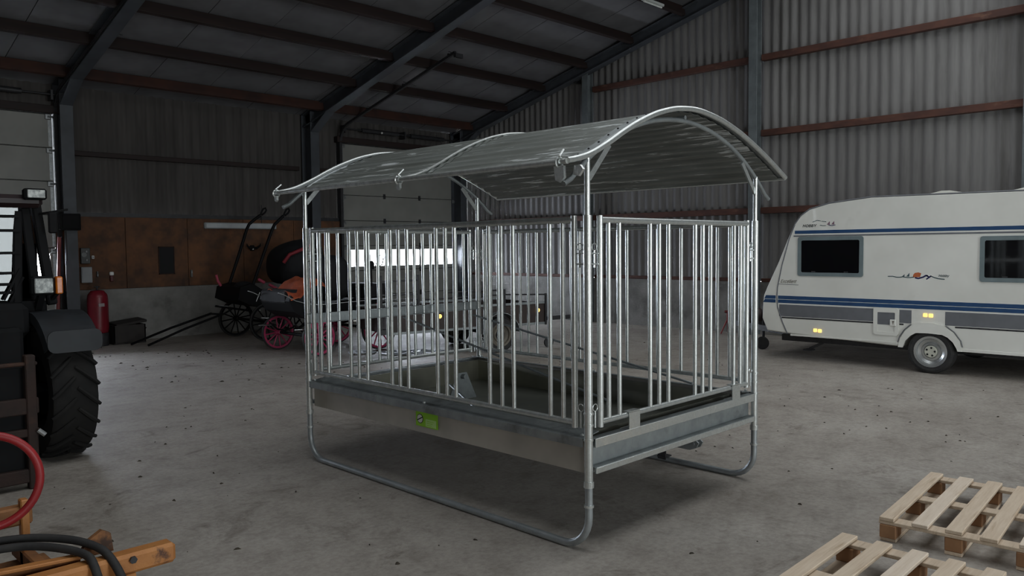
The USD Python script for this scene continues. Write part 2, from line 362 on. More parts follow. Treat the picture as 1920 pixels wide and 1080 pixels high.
# ---- left eave wall: bays with doors and a panelled bay
wl = thing('wall_left', 'dark corrugated eave wall above stained plywood and a concrete base', 'wall', (4, YW, 0), kind='structure')
DOORS = ((.28, 4.46), (10.66, 14.24))
SOL = [(XB, .28), (4.46, 10.66), (14.24, XW)]
for a, b in SOL:
    part(wl, 'leak_backing', MB().bx(a, b, YW + .003, YW + .035, 1.03, 2.5), M['dark_steel'], world=True)  # unseen backing added to stop light leaking between the plywood panels
    part(wl, 'concrete_base', MB().bx(a, b, YW, YW + .2, 0, 1.03), M['concrete'], world=True)
    x = a
    while x < b - .01:
        e = min(b, x + 1.22); part(wl, 'plywood_panel', MB().bx(x + .004, e - .004, YW - .03, YW - .006 - .004 * rng.random(), 1.035, 2.42, b=.003), M['ply'], world=True); x = e
    u = a
    while u < b - 1e-6:
        e = min(b, u + PITCH_C * 6)
        part(wl, 'corrugated_sheet', corrugated(u, e, 2.44 if b > 0 else 1.04, lambda q: zroof(YW) + .02, lambda q, d, z: (q, YW + .07 + d, z), 1), M['eternit_dark'], smooth=50, world=True); u = e
DSEG = [(.28, 4.46), (10.66, 14.24)]
for a, b in DSEG:
    u = a
    while u < b - 1e-6:
        e = min(b, u + PITCH_C * 6)
        part(wl, 'corrugated_sheet', corrugated(u, e, 4.30, lambda q: zroof(YW) + .02, lambda q, d, z: (q, YW + .07 + d, z), 1), M['eternit_dark'], smooth=50, world=True); u = e
    part(wl, 'door_lintel', MB().bx(a - .15, b + .15, YW - .10, YW + .05, 4.29, 4.43, b=.006), M['purlin'], world=True)
    for xx in (a - .09, b + .02): part(wl, 'door_post', MB().bx(xx, xx + .07, YW - .10, YW + .06, 0, 4.29, b=.006), M['dark_steel'], world=True)
for a, b in ((-5.2, .2), (4.75, 9.5), (9.9, 10.55)):
    part(wl, 'girt', MB().bx(a, b, YW - .08, YW + .04, 3.555, 3.645, b=.006), M['purlin'], label='dark red horizontal wall rail', world=True)

# ---- sectional doors
M['lintel'] = M['purlin']
def sectional_door(n, a, b, label):
    d = thing(f'door_{n}', label, 'door', ((a + b) / 2, YW, 0), kind='structure')
    H = 4.28 / 7
    for k in range(7):
        z0, z1 = k * H + .006, (k + 1) * H - .006
        if k == 2:      # window section: a frame with three panes
            w0, w1 = 1.325, 1.735
            part(d, 'window_frame', MB().bx(a, b, YW, YW + .045, z0, w0, b=.004).bx(a, b, YW, YW + .045, w1, z1, b=.004).bx(a, a + .13, YW, YW + .045, w0, w1, b=.004).bx(b - .10, b, YW, YW + .045, w0, w1, b=.004), M['door_panel'], world=True)
            L = (b - a - .23) / 3
            for j in range(3):
                x0 = a + .13 + j * L
                part(d, 'window_pane', MB().bx(x0 + .012, x0 + L - .012, YW + .02, YW + .026, w0, w1), M['pane'], world=True)
                if j: part(d, 'mullion', MB().bx(x0 - .02, x0 + .02, YW - .004, YW + .045, w0, w1, b=.004), M['dark_steel'], world=True)
        else:
            part(d, 'door_section', MB().bx(a, b, YW, YW + .045, z0, z1, b=.007), M['door_panel'], world=True)
        part(d, 'section_joint', MB().bx(a + .01, b - .01, YW + .012, YW + .04, z1 - .002, z1 + .014), M['black_rubber'], world=True)
        for j in (1, 2):
            xh = a + .13 + (b - a - .23) / 3 * j
            if k < 6: part(d, 'hinge', MB().bx(xh - .035, xh + .035, YW - .014, YW + .002, z1 - .055, z1 + .067, b=.004).cyl((xh - .04, YW - .014, z1 + .006), (xh + .04, YW - .014, z1 + .006), .011, 8), M['dark_steel'], world=True)
        for s, xx in ((1, a), (-1, b)):
            hb = MB().bx(xx + s * .01, xx + s * .10, YW - .03, YW + .001, z1 - .09, z1 + .0, b=.005).cyl((xx - s * .05, YW - .03, z1 - .045), (xx + s * .06, YW - .03, z1 - .045), .018, 10)
            part(d, 'roller_bracket', hb, M['door_metal'], world=True)
            if k < 7: part(d, 'edge_plate', MB().bx(xx, xx + s * .055, YW - .004, YW + .002, z0 + .02, z1 - .1), M['door_metal'], world=True)
    for s, xx in ((-1, a), (1, b)):     # tracks: up the jambs, then along under the roof
        x = xx + s * .055
        tr = MB().bx(x - .03, x + .03, YW - .085, YW - .03, 0, 4.22, b=.004)
        part(d, 'side_track', tr, M['dark_steel'], world=True)
        pts = [np.array((x, YW - .06, 4.22))] + arc((x, YW - .56, 4.22), .5, 0, PI / 2 - .245, 8, (0, 1, 0), (0, 0, 1))
        y0, z0 = pts[-1][1], pts[-1][2]
        pts.append(np.array((x, 12.05, z0 + .25 * (y0 - 12.05))))
        tr = MB()
        for p, q in zip(pts[:-1], pts[1:]): tr.bar(p, q, .055, .055)
        part(d, 'roof_track', tr, M['dark_steel'], world=True)
        hg = MB()
        for yy in (15.1, 13.75, 12.25):
            zz = z0 + .25 * (y0 - yy)
            hg.bx(x - .025, x + .025, yy - .02, yy + .02, zz, zb(yy) + .13)
            hg.bar((x, yy, zz + .1), (x + .35, yy, zb(yy) + .13), .03, .006)
        hg.bx(x - .03, x + .16, 12.0, 12.07, zz - .05, zz + .03)
        part(d, 'track_hanger', hg, M['dark_steel'], world=True)
    sp = MB().cyl((a - .05, YW - .16, 4.62), (b + .05, YW - .16, 4.62), .017, 10).cyl((a + .5, YW - .16, 4.62), (a + 1.6, YW - .16, 4.62), .05, 14).cyl((b - 1.6, YW - .16, 4.62), (b - .5, YW - .16, 4.62), .05, 14)
    for xx in (a + .02, (a + b) / 2, b - .02): sp.bx(xx - .02, xx + .02, YW - .2, YW + .0, 4.52, 4.7)
    part(d, 'spring_shaft', sp, M['dark_steel'], world=True, smooth=40)
    part(d, 'bulb', MB().sphere((a + 1.05, YW - .22, 4.60), .028, 2), plain('white_bulb', (.7, .7, .68), .3), label='small pale fitting above the door', world=True, smooth=40)
    return d
sectional_door(1, *DOORS[0], 'off-white sectional overhead door with window strip behind the tractor cab')
sectional_door(2, *DOORS[1], 'off-white sectional overhead door with bright window strip behind the feeder')

# ---- the two walls behind the camera, front gates closed by added opaque sheets
wf = thing('wall_front', 'grey corrugated eave wall behind the viewer with one gate and one added fill gate', 'wall', (0, YS, 0), kind='structure')
for a, b, z in ((XB, -7.2, 0), (-2.8, 3.4, 0), (7.8, XW, 0), (3.4, 7.8, 4.2), (-7.2, -2.8, 4.2)):
    if z == 0: part(wf, 'concrete_base', MB().bx(a, b, YS - .2, YS, 0, 1.03), M['concrete'], world=True)
    u = a
    while u < b - 1e-6:
        e = min(b, u + PITCH_C * 12)
        part(wf, 'corrugated_sheet', corrugated(u, e, max(1.04, z), lambda q: zroof(YS) + .02, lambda q, d, zz: (q, YS - .07 + d, zz), -1), M['eternit'], smooth=50, world=True); u = e
for gx in (3.4, -7.2): part(wf, 'gate_backing', MB().bx(gx, gx + 4.4, YS - .12, YS - .08, 0, 4.2), pm('gate_backing', (.75, .78, .78), (.7, .72, .72), rough=.4), label='pale opaque sheet added behind the gate light', world=True)  # opaque sheets added behind the gate lights to keep the sky out
wk = thing('wall_back', 'grey corrugated far gable wall behind the viewer', 'wall', (XB, 3, 0), kind='structure')
for a, b, z in ((YS, YW, 0),):
    if z == 0: part(wk, 'concrete_base', MB().bx(XB - .2, XB, a, b, 0, 1.03), M['concrete'], world=True)
    u = a
    while u < b - 1e-6:
        e = min(b, u + PITCH_C * 12)
        part(wk, 'corrugated_sheet', corrugated(u, e, max(1.04, z), lambda q: zroof(q) + .03, lambda q, d, zz: (XB - .07 + d, q, zz), -1), M['eternit'], smooth=50, world=True); u = e

# ---- roof: boards, purlins, portal frames
ce = thing('ceiling', 'grey roof boards on dark red purlins under the pitched barn roof', 'ceiling', (0, YR, 8), kind='structure')
PY = [15.5 - 1.29 * k for k in range(11)]
PY = [p for p in PY if p > YR + .6]
FX = (14.22, 9.72, 4.61, -.6, -5.7, -10.8)
M['rusty_eave'] = pm('rusty_eave', (.055, .018, .010), (.028, .011, .008), rough=.75, scale=3)
M['ridge'] = pm('ridge_sheet', (.75, .78, .78), (.68, .7, .7), rough=.5, scale=2)
x = XB - .1
BW = 1.18
while x < XW + .1:
    e = min(XW + .2, x + BW)
    for y0, y1 in ((YW + .12, 6.0), (0.0, YS - .12), (5.99, YR + .42), (YR - .42, .01)):
        ys = np.array([y0, y1]); xs = np.array([x + .006, e - .006])
        A = np.array([[(xx, yy, zroof(yy) + (.006 * (int(round(x * 10)) % 2))) for yy in ys] for xx in xs]); B = A + [0, 0, .05]
        part(ce, 'roof_board' if abs(y0 - y1) > 3 else 'ridge_sheet', MB().sheet(A, B), M['roof_panel'] if abs(y0 - y1) > 3 else M['ridge'], label=None if abs(y0 - y1) > 3 else 'pale unseen roof sheet added over the widened ridge light', world=True)  # pale sheets added to match ridge lights widened for softer shadows
    x = e
part(ce, 'roof_underlay', MB().sheet(np.array([[(xx, yy, zroof(yy) + .07) for yy in (YW + .3, YR + .42)] for xx in (XB - .2, XW + .2)]), np.array([[(xx, yy, zroof(yy) + .10) for yy in (YW + .3, YR + .42)] for xx in (XB - .2, XW + .2)]))
     .sheet(np.array([[(xx, yy, zroof(yy) + .07) for yy in (YR - .42, YS - .3)] for xx in (XB - .2, XW + .2)]), np.array([[(xx, yy, zroof(yy) + .10) for yy in (YR - .42, YS - .3)] for xx in (XB - .2, XW + .2)])), M['dark_steel'], world=True)
M['ridge'] = pm('ridge_sheet', (.75, .78, .78), (.68, .7, .7), rough=.5, scale=2)
part(ce, 'ridge_light', MB().bx(XB - .2, XW + .2, YR - .5, YR + .5, zroof(YR) + .06, zroof(YR) + .09), M['ridge'], label='pale translucent ridge strip', world=True)
SL = math.atan(.25)
for py in PY + [2 * YR - p for p in PY]:
    s = 1 if py > YR else -1
    up = np.array([0, s * math.sin(SL), math.cos(SL)])
    edges = sorted(FX)
    for a, b in zip([XB] + edges, edges + [XW]):
        a2, b2 = a + (.0 if a == XB else .012), b - (.0 if b == XW else .012)
        if b2 - a2 < .3: continue
        c = np.array([0, py, zb(py) + .115]) + up * .098
        part(ce, 'purlin', MB().bar((a2, c[1], c[2]), (b2, c[1], c[2]), .085, .194, up=up, b=.005), M['rusty_eave'] if abs(py - 15.5) < .01 else M['purlin'], label='rusty red eave beam' if abs(py - 15.5) < .01 else None, world=True)
for i, fx in enumerate(FX):
    g = i == 0
    w, h = (.2, .26) if g else (.22, .30)
    pf = thing('portal_frame', ['grey steel rafter frame along the right gable wall', 'grey steel portal frame between the panelled bay and the feeder side door', 'grey steel portal frame between the tractor side door and the panelled bay', 'grey steel portal frame above the viewer', 'grey steel portal frame second behind the viewer', 'grey steel portal frame farthest behind the viewer'][i], 'steel frame', (fx, YR, 0), kind='structure')
    for s in (1, -1):
        Y = lambda yy: yy if s > 0 else 2 * YR - yy
        yc = 16.1
        if not (s < 0 and (3.4 < fx < 7.8 or -7.2 < fx < -2.8)):
            part(pf, 'column', ibeam((fx, Y(yc), 0), (fx, Y(yc), zb(yc) + .3), w, .4, (0, 1, 0)), M['paint_steel'], world=True)
        up = (0, s * math.sin(SL), math.cos(SL))
        part(pf, 'rafter', ibeam((fx, Y(16.25), zb(16.25) + h / 2), (fx, YR, zb(YR) + h / 2), w, h, up), M['paint_steel'], world=True)
        ha = MB().prism([(Y(15.9), 4.42), (Y(15.9), zb(15.9) + .02), (Y(15.3), zb(15.3) + .02)], (fx - .008, 0, 0), (0, 1, 0), (0, 0, 1), (.016, 0, 0))
        ha.bar((fx, Y(15.9), 4.42), (fx, Y(15.28), zb(15.3)), w * .96, .016, up=up)
        part(pf, 'haunch', ha, M['paint_steel'], world=True)

# ---- lamp under the roof at the top edge of the view
lt = thing('ceiling_light', 'long white tube light fixed under the roof, at the top edge', 'ceiling light', (12.6, 8.6, 6.2))
yl, zl = 8.93, 6.405
part(lt, 'housing', MB().bar((12.6, yl, zl + .03), (13.25, yl, zl + .03), .10, .05, b=.01), plain('lamp_white', (.55, .57, .55), .4), world=True)
part(lt, 'tube', MB().cyl((12.63, yl, zl - .01), (13.22, yl, zl - .01), .018, 10), plain('tube_glass', (.75, .78, .74), .2), world=True, smooth=40)
part(lt, 'hanger', MB().bx(12.7, 12.72, yl - .015, yl + .015, zl + .05, zroof(yl)).bx(12.7, 13.1, yl - .015, yl + .015, zl + .05, zl + .06).bx(13.08, 13.1, yl - .015, yl + .015, zl + .05, zroof(yl)), M['dark_steel'], world=True)

# ================================================================== the hay feeder
FX0, FY0, FX1, FY1 = 3.459, 2.831, 5.396, 5.834
HT, HB = 1.911, .747
FD = thing('hay_feeder', 'large galvanised hay feeder with barred sides, trough and curved roof on tubular skids', 'hay feeder', ((FX0 + FX1) / 2, (FY0 + FY1) / 2, 0))
corners = {'near': (FX0, FY0), 'left': (FX0, FY1), 'right': (FX1, FY0), 'back': (FX1, FY1)}
# skids: a bent tube along each long side, its ends turning up into the posts
for X in (FX0, FX1):
    r, R = .0225, .19
    pts = [(X, FY0, .40), (X, FY0, R + r)]
    pts += arc((X, FY0 + R, R + r), R, PI, 1.5 * PI, 9, (0, 1, 0), (0, 0, 1))[1:]
    pts += arc((X, FY1 - R, R + r), R, 1.5 * PI, 2 * PI, 9, (0, 1, 0), (0, 0, 1))
    pts += [(X, FY1, .40)]
    part(FD, 'skid', MB().tube(pts, r, 16), M['zinc_skid'], label='bent tubular skid', smooth=40, world=True)
for nm, (X, Y) in corners.items():
    ph = part(FD, 'corner_post', MB().tube([(X, Y, .40), (X, Y, 1.935)], .0245, 18).tube([(X, Y, 1.93), (X, Y, 2.255)], .017, 16), M['zinc'], smooth=40, world=True)
    part(ph, 'collar', MB().tube([(X, Y, .385), (X, Y, .42)], .030, 16).tube([(X, Y, .27), (X, Y, .285)], .029, 16).tube([(X, Y, .28), (X, Y, .40)], .0195, 16), M['zinc'], smooth=40, world=True)
    sy = 1 if Y == FY0 else -1; sx = 1 if X == FX0 else -1
    for z in (.66, .745, .81): part(ph, 'ring', MB().tube([(X, Y, z - .006), (X, Y, z + .006)], .0285, 16), M['zinc'], smooth=40, world=True)
    for z in (1.66, 1.72):
        part(ph, 'hinge_lug', MB().bx(X + sx * .02, X + sx * .10, Y - .006, Y + .006, z - .004, z + .004, b=.001), M['zinc'], world=True)
        part(ph, 'hinge_lug', MB().bx(X - .006, X + .006, Y + sy * .02, Y + sy * .09, z - .004, z + .004, b=.001), M['zinc'], world=True)
    for (px, py) in ((X + sx * .06, Y), (X, Y + sy * .055)):
        for zz in (1.69, .77):
            ax = (1, 0, 0) if px != X else (0, 1, 0)
            part(ph, 'locking_pin', MB().tube([(px, py, zz - .05), (px, py, zz + .047)], .006, 8).tube(arc((px, py, zz + .066), .021, 0, 2 * PI, 14, ax, (0, 0, 1))[:-1], .0032, 6, closed=True), M['zinc'], smooth=40, world=True)

# fence panels: frame with bars as sub-parts
LB = [.187, .287, .592, .696, .807, 1.136, 1.229, 1.324, 1.648, 1.748, 1.843, 2.151, 2.264, 2.372, 2.695, 2.80]
SB = [.19, .292, .606, .704, .807, 1.122, 1.216, 1.316, 1.631, 1.7225]
def fence_panel(o, d, L, bars, a, b, label):
    o, d = np.array(o, float), np.array(d, float)
    at = lambda s, z: o + d * s + np.array([0, 0, z])
    fr = MB().tube([at(a, HT), at(b, HT)], .0195, 14).tube([at(a, HB), at(b, HB)], .0175, 14)
    for s in (a, b): fr.tube([at(s, HB - .03), at(s, HT + .025)], .0185, 14)
    p = part(FD, 'side_panel', fr, M['zinc'], label=label, smooth=40, world=True)
    for s in bars:
        part(p, 'bar', MB().tube([at(s, HB), at(s, HT)], .0138, 12), M['zinc'], smooth=40, world=True)
    return p
fence_panel((FX0, FY0, 0), (0, 1, 0), 3.0, LB, .10, 2.905, 'long barred side panel facing the viewer')
fence_panel((FX0, FY0, 0), (1, 0, 0), 1.94, SB, .11, 1.815, 'short barred end panel on the right')
fence_panel((FX1, FY1, 0), (0, -1, 0), 3.0, LB, .10, 2.905, 'long barred side panel at the back')
fence_panel((FX1, FY1, 0), (-1, 0, 0), 1.94, SB, .11, 1.815, 'short barred end panel at the far left')

# trough
zt = .662
X0, X1, Y0, Y1 = FX0 + .03, FX1 - .03, FY0 + .03, FY1 - .03
for s, X in ((1, X0), (-1, X1)):
    part(FD, 'trough_side', MB().bx(X - .002, X + .002, Y0, Y1, .452, zt - .004).bx(X, X + s * .03, Y0, Y1, .452, .456), M['zinc_plate'], label='smooth sheet metal long side of the trough', world=True)
for s, Y in ((1, Y0), (-1, Y1)):     # end channel: bright zinc lips, duller web painting the shade of the recess
    prof = [(0, zt), (0, .611), (.004, .611), (.004, zt - .004), (.05, zt - .004), (.05, .497), (.0, .497), (0, .46), (.004, .46), (.004, .493), (.054, .493), (.054, zt)]
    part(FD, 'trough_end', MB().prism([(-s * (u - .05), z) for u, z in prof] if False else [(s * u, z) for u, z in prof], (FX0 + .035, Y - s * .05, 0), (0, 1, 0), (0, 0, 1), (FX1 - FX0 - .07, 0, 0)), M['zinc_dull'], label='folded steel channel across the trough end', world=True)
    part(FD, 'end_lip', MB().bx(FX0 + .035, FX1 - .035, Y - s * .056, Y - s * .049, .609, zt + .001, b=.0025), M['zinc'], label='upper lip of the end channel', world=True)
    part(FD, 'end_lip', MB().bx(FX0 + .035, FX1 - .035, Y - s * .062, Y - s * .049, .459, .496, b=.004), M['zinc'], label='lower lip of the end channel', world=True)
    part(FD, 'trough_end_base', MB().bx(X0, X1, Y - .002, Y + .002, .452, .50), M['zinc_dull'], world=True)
for s, X in ((1, FX0 - .018), (-1, FX1 + .018)):     # rim along the long sides, sloping in
    prof = [(0, .613), (0, zt), (.025, zt + .003), (.15, .705 - .02), (.15, .700 - .02), (.026, zt - .002), (.004, zt - .005), (.004, .613)]
    rim = MB().prism([(s * u, z) for u, z in prof], (X, FY0 + .03, 0), (1, 0, 0), (0, 0, 1), (0, FY1 - FY0 - .06, 0))
    rp = part(FD, 'trough_rim', rim, M['zinc_dull'], label='folded steel rim along the long side', world=True)
    for yy in (FY0 + .06, (FY0 + FY1) / 2, FY1 - .06): part(rp, 'rim_bolt', MB().sphere((X + s * .035, yy, zt + .012), .011, 1), M['zinc'], smooth=40, world=True)
part(FD, 'trough_floor', MB().bx(X0, X1, Y0, Y1, .456, .462), pm('trough_sheet', (.30, .31, .27), (.21, .22, .19), rough=.38, metal=.6, scale=2, detail=5), world=True)
inn = MB()      # inner flanks sloping from the rim to the floor
for a, b in (((X0 + .10, Y0 + .1), (X0 + .10, Y1 - .1)), ((X1 - .10, Y1 - .1), (X1 - .10, Y0 + .1)), ((X0 + .1, Y0 + .1), (X1 - .1, Y0 + .1)), ((X0 + .1, Y1 - .1), (X1 - .1, Y1 - .1))):
    inn.bx(min(a[0], b[0]) - .002, max(a[0], b[0]) + .002, min(a[1], b[1]) - .002, max(a[1], b[1]) + .002, .462, .655)
part(FD, 'trough_lining', inn, pm('trough_lining_sheet', (.33, .325, .26), (.22, .22, .19), rough=.34, metal=.65, scale=2.4, detail=5), world=True)
for s, X in ((1, FX0), (-1, FX1)):
    for yy in (FY0, FY1 - .03): part(FD, 'corner_bracket', MB().bx(X, X + s * .12, yy, yy + .03, .60, .65), M['zinc_dull'], world=True)
for xo in (.41, 1.63):      # hooks of the end panel over the rim
    X = FX0 + xo
    hk = MB().bx(X - .055, X + .055, FY0 - .024, FY0 - .019, HB - .09, HB + .015).bx(X - .055, X + .055, FY0 - .024, FY0 + .022, HB + .017, HB + .022).bx(X - .055, X + .055, FY0 - .024, FY0 + .05, HB - .092, HB - .087)
    part(FD, 'panel_hook', hk, M['zinc'], label='bent steel hook plate under the end panel', world=True)
st = MB().bx(FX1 - .055, FX1 - .045, FY0 + .74, FY0 + .82, .03, .46, b=.003).bx(FX1 - .06, FX1 + .03, FY0 + .74, FY0 + .82, .046, .056)
part(FD, 'skid_strut', st, M['dark_steel'], world=True)
tb = MB().prism([(-.40, -.035), (.30, -.045), (.36, -.02), (.38, .02), (.34, .05), (.25, .055), (-.40, .035)], (FX1 - .02, FY0 + .84, .185), (0, -1, 0), (0, 0, 1), (.014, 0, 0))
tb.prism([(-.40, -.035), (.30, -.045), (.36, -.02), (.38, .02), (.34, .05), (.25, .055), (-.40, .035)], (FX1 + .04, FY0 + .84, .185), (0, -1, 0), (0, 0, 1), (.014, 0, 0)).cyl((FX1 - .03, FY0 + .51, .195), (FX1 + .07, FY0 + .51, .195), .017, 12)
part(FD, 'tow_eye', tb, M['zinc_skid'], label='twin plate tow eye by the far skid', world=True)
part(FD, 'cross_brace', MB().bx(FX0 - .015, FX1 + .015, FY1 - .012, FY1 - .004, 1.145, 1.225).bx(FX0 - .015, FX1 + .015, FY1 - .04, FY1 - .004, 1.221, 1.225).bx(FX0 - .015, FX1 + .015, FY1 - .04, FY1 - .004, 1.145, 1.149), M['zinc_dull'], label='flat channel rail across the far end', world=True)
for p, q in (((4.43, FY1 - .03, 1.13), (4.43, 3.45, .665)), ((5.30, FY1 - .03, 1.09), (5.30, 3.3, .69)), ((4.2, 4.9, .64), (3.75, 3.85, .5))):
    part(FD, 'stay_rod', MB().tube([p, q], .010, 8), M['zinc_dull'], smooth=40, world=True)
part(FD, 'pivot_plate', MB().prism([(-.16, .47), (.16, .47), (.05, .70), (-.05, .70)], (4.43, 5.0, 0), (1, 0, 0), (0, 0, 1), (0, .008, 0)).cyl((4.43, 4.96, .67), (4.43, 5.05, .67), .02, 10), M['zinc_dull'], world=True)

# roof: two ribbed sheets on three hoops
PRO = np.array([(3.255, 2.217), (3.33, 2.232), (3.427, 2.258), (3.609, 2.338), (3.76, 2.418), (3.919, 2.493), (4.142, 2.574), (4.349, 2.618), (4.538, 2.632), (4.77, 2.612), (5.07, 2.548), (5.30, 2.473), (5.528, 2.385), (5.805, 2.262)])
zr = PchipInterpolator(PRO[:, 0], PRO[:, 1])
ux = np.linspace(PRO[0, 0], PRO[-1, 0], 400); ss = np.r_[0, np.cumsum(np.hypot(np.diff(ux), np.diff(zr(ux))))]
def roof_pts(n, off=0.0, rib=False):
    s = np.linspace(0, ss[-1], n); x = np.interp(s, ss, ux); z = zr(x)
    tx, tz = np.gradient(x), np.gradient(z); L = np.hypot(tx, tz); nx, nz = -tz / L, tx / L
    o = off + (0.0 if not rib else .009 * np.clip(1.6 * np.abs(((s / .098) % 1) * 2 - 1) - .5, 0, 1))
    return np.stack([x + nx * o, z + nz * o], 1)
YF, YM, YE = 2.80, 4.292, 5.96
n = 28 * 8 + 1
for a, b, lab in ((YF + .05, YM, 'ribbed zinc roof sheet over the near half'), (YM - .06, YE - .0, 'ribbed zinc roof sheet over the far half')):
    dz = .004 if a > 3 else 0
    P = roof_pts(n, -.008 + dz, True); Q = roof_pts(n, -.0105 + dz, True)
    ys = np.linspace(a, b, 2)
    A = np.array([[(x, yy, z) for yy in ys] for x, z in P]); B = np.array([[(x, yy, z) for yy in ys] for x, z in Q])
    part(FD, 'roof_sheet', MB().sheet(A, B), M['zinc_roof'], label=lab, smooth=30, world=True)
for a, b, lab in ((YF + .015, YF + .12, 'flat band along the front roof edge'), (YE - .12, YE - .012, 'flat band along the far roof edge')):
    P, Q = roof_pts(120, .0075), roof_pts(120, .0050)
    part(FD, 'roof_band', MB().sheet(np.array([[(x, yy, z) for yy in (a, b)] for x, z in P]), np.array([[(x, yy, z) for yy in (a, b)] for x, z in Q])), M['zinc_dull'], label=lab, smooth=30, world=True)
for Y, r, lab in ((YF, .0175, 'front roof hoop'), (YE, .0165, 'far roof hoop')):
    part(FD, 'roof_hoop', MB().tube([(x, Y, z) for x, z in roof_pts(60, .008)], r, 12), M['zinc'], label=lab, smooth=40, world=True)
part(FD, 'roof_strap', MB().tube([(x, YM, z) for x, z in roof_pts(60, .012)], .009, 8), M['zinc'], label='strap over the middle of the roof', smooth=40, world=True)
for X, z in ((PRO[0, 0], PRO[0, 1]), (PRO[-1, 0], PRO[-1, 1])):
    part(FD, 'eave_tube', MB().tube([(X, YF, z + .004), (X, YE, z + .004)], .0165, 12), M['zinc'], smooth=40, world=True)
def hoop_pts(dz=0): 
    t = np.linspace(-1.17, 1.17, 40); R = 1.65
    return [(4.4275 + u, 2.56 - R + math.sqrt(R * R - u * u) + dz + .045 * abs(u) ** 6 * .0) for u in t]
for Y in (FY0, FY1):
    part(FD, 'post_hoop', MB().tube([(x, Y, max(z, 2.10)) for x, z in hoop_pts()], .0155, 10), M['zinc_dull'], label='inner hoop over the corner posts', smooth=40, world=True)
    for X, s in ((FX0, 1), (FX1, -1)):
        part(FD, 'corner_stay', MB().bar((X + s * .012, Y, 2.14), (X + s * .20, Y, 2.345), .012, .035), M['zinc'], world=True)
part(FD, 'roof_rail', MB().tube([(4.43, FY0 - .02, 2.58), (4.43, FY1 + .02, 2.58)], .014, 8), M['zinc_dull'], smooth=40, world=True)
def clip(y, big):
    c = MB(); X, z = PRO[0, 0], PRO[0, 1]
    c.tube(arc((X, y, z), .028, 0, 2 * PI, 14, (1, 0, 0), (0, 0, 1))[:-1], .007, 6, closed=True)
    k = .75 if big else .4
    c.prism([(-.055 * k, -.02), (-.06 * k, -.085 * k - .02), (-.02 * k, -.12 * k - .02), (.025 * k, -.10 * k - .02), (.04 * k, -.02)], (X - .012, y, z), (0, 1, 0), (0, 0, 1), (.018, 0, 0))
    if big: c.prism([(.03, -.02), (.02, -.07), (.06, -.08), (.09, -.045), (.07, -.02)], (X + .02, y - .06, z), (0, -1, 0), (0, 0, 1), (.018, 0, 0))
    c.tube([(X - .02, y - .02, z + .03), (X + .05, y + .01, z + .075)], .006, 6)
    return c
for y, big in ((2.86, 1), (YM, 0), (5.93, 0)):
    part(FD, 'roof_clip', clip(y, big), M['zinc'], label='roof clamp on the eave tube', world=True)
scr = MB()
for X, z in roof_pts(27, .009)[1:-1]:
    scr.sphere((X, YF + .09, z), .007, 1)
part(FD, 'roof_screw', scr, M['dark_steel'], label='row of sheet screws along the front edge', kind='stuff', world=True)

# maker's plate
M['lime'] = plain('lime_green', lin((150, 215, 40)), .4)
M['lime2'] = plain('pale_green', lin((190, 232, 140)), .45)
M['white'] = plain('white_paint', (.78, .78, .76), .45)
M['black'] = plain('black_paint', (.015, .015, .016), .45)
px = X0 - .0045
pl = part(FD, 'plate', MB().bx(px - .004, px, 4.193, 4.437, .497, .607, b=.002), M['lime'], label='lime green maker plate with round emblem', world=True)
part(pl, 'plate_panel', MB().bx(px - .0052, px - .0035, 4.21, 4.325, .505, .557), M['lime2'], world=True)
part(pl, 'emblem_ring', MB().lathe([(0, 0), (.0335, 0), (.0335, .0016), (0, .0016)], (px - .0056, 4.386, .552), (1, 0, 0), 28), M['black'], world=True)
part(pl, 'emblem_disc', MB().lathe([(0, 0), (.029, 0), (.029, .0016), (0, .0016)], (px - .0066, 4.386, .552), (1, 0, 0), 28), M['white'], world=True)
part(pl, 'emblem_bar', MB().bar((px - .007, 4.386 + .030, .552 - .014), (px - .007, 4.386 - .030, .552 + .014), .002, .0075), M['black'], world=True)
ln = MB()
for k in range(3): ln.bx(px - .0058, px - .005, 4.235 + .012 * k, 4.31, .541 - .014 * k, .545 - .014 * k)
part(pl, 'small_print', ln, M['lime'], world=True)

# ================================================================== caravan
CX = 11.45
CV = thing('caravan', 'white touring caravan with blue and grey side stripes parked by the right wall', 'caravan', (CX + 1.1, 2.7, 0))
M['cara'] = pm('caravan_white', (.76, .76, .71), (.69, .69, .64), rough=.35, scale=1.5, detail=4, c3=(.50, .50, .46), s3=.8, lo3=.62, hi3=.85, coat=.2)
M['cara_blue'] = plain('caravan_blue', (.020, .065, .165), .4)
M['cara_grey'] = plain('caravan_grey', (.15, .158, .172), .45)
M['cara_frame'] = plain('window_frame_grey', (.16, .205, .215), .5)
M['black_glass'] = plain('dark_glazing', (.006, .006, .007), .04, spec=.6)
M['reflector_glow'] = pm('glowing_amber_reflector', (.9, .55, .12), (.9, .5, .1), rough=.3, emis=((1, .62, .16), 1.6))  # emission added: the amber reflectors glow though they are no lamps
M['chrome'] = pm('bright_rim', (.62, .64, .64), (.5, .52, .52), rough=.28, metal=.85, scale=6)
prof = [(5.80, .43), (5.885, .62), (5.88, .80), (5.86, .98), (5.79, 1.14), (5.62, 1.50), (5.47, 1.86), (5.37, 2.07), (5.28, 2.19), (5.14, 2.28), (4.85, 2.355), (4.25, 2.415), (2.4, 2.40), (-.3, 2.36), (-.50, 2.28), (-.58, 2.0), (-.60, .45), (-.55, .34),
        (3.08, .325), (3.12, .37), (3.17, .45), (3.24, .51), (3.31, .54), (3.48, .55), (3.64, .55), (3.72, .50), (3.78, .43), (3.83, .335), (5.40, .40)]
pp = np.array(prof)
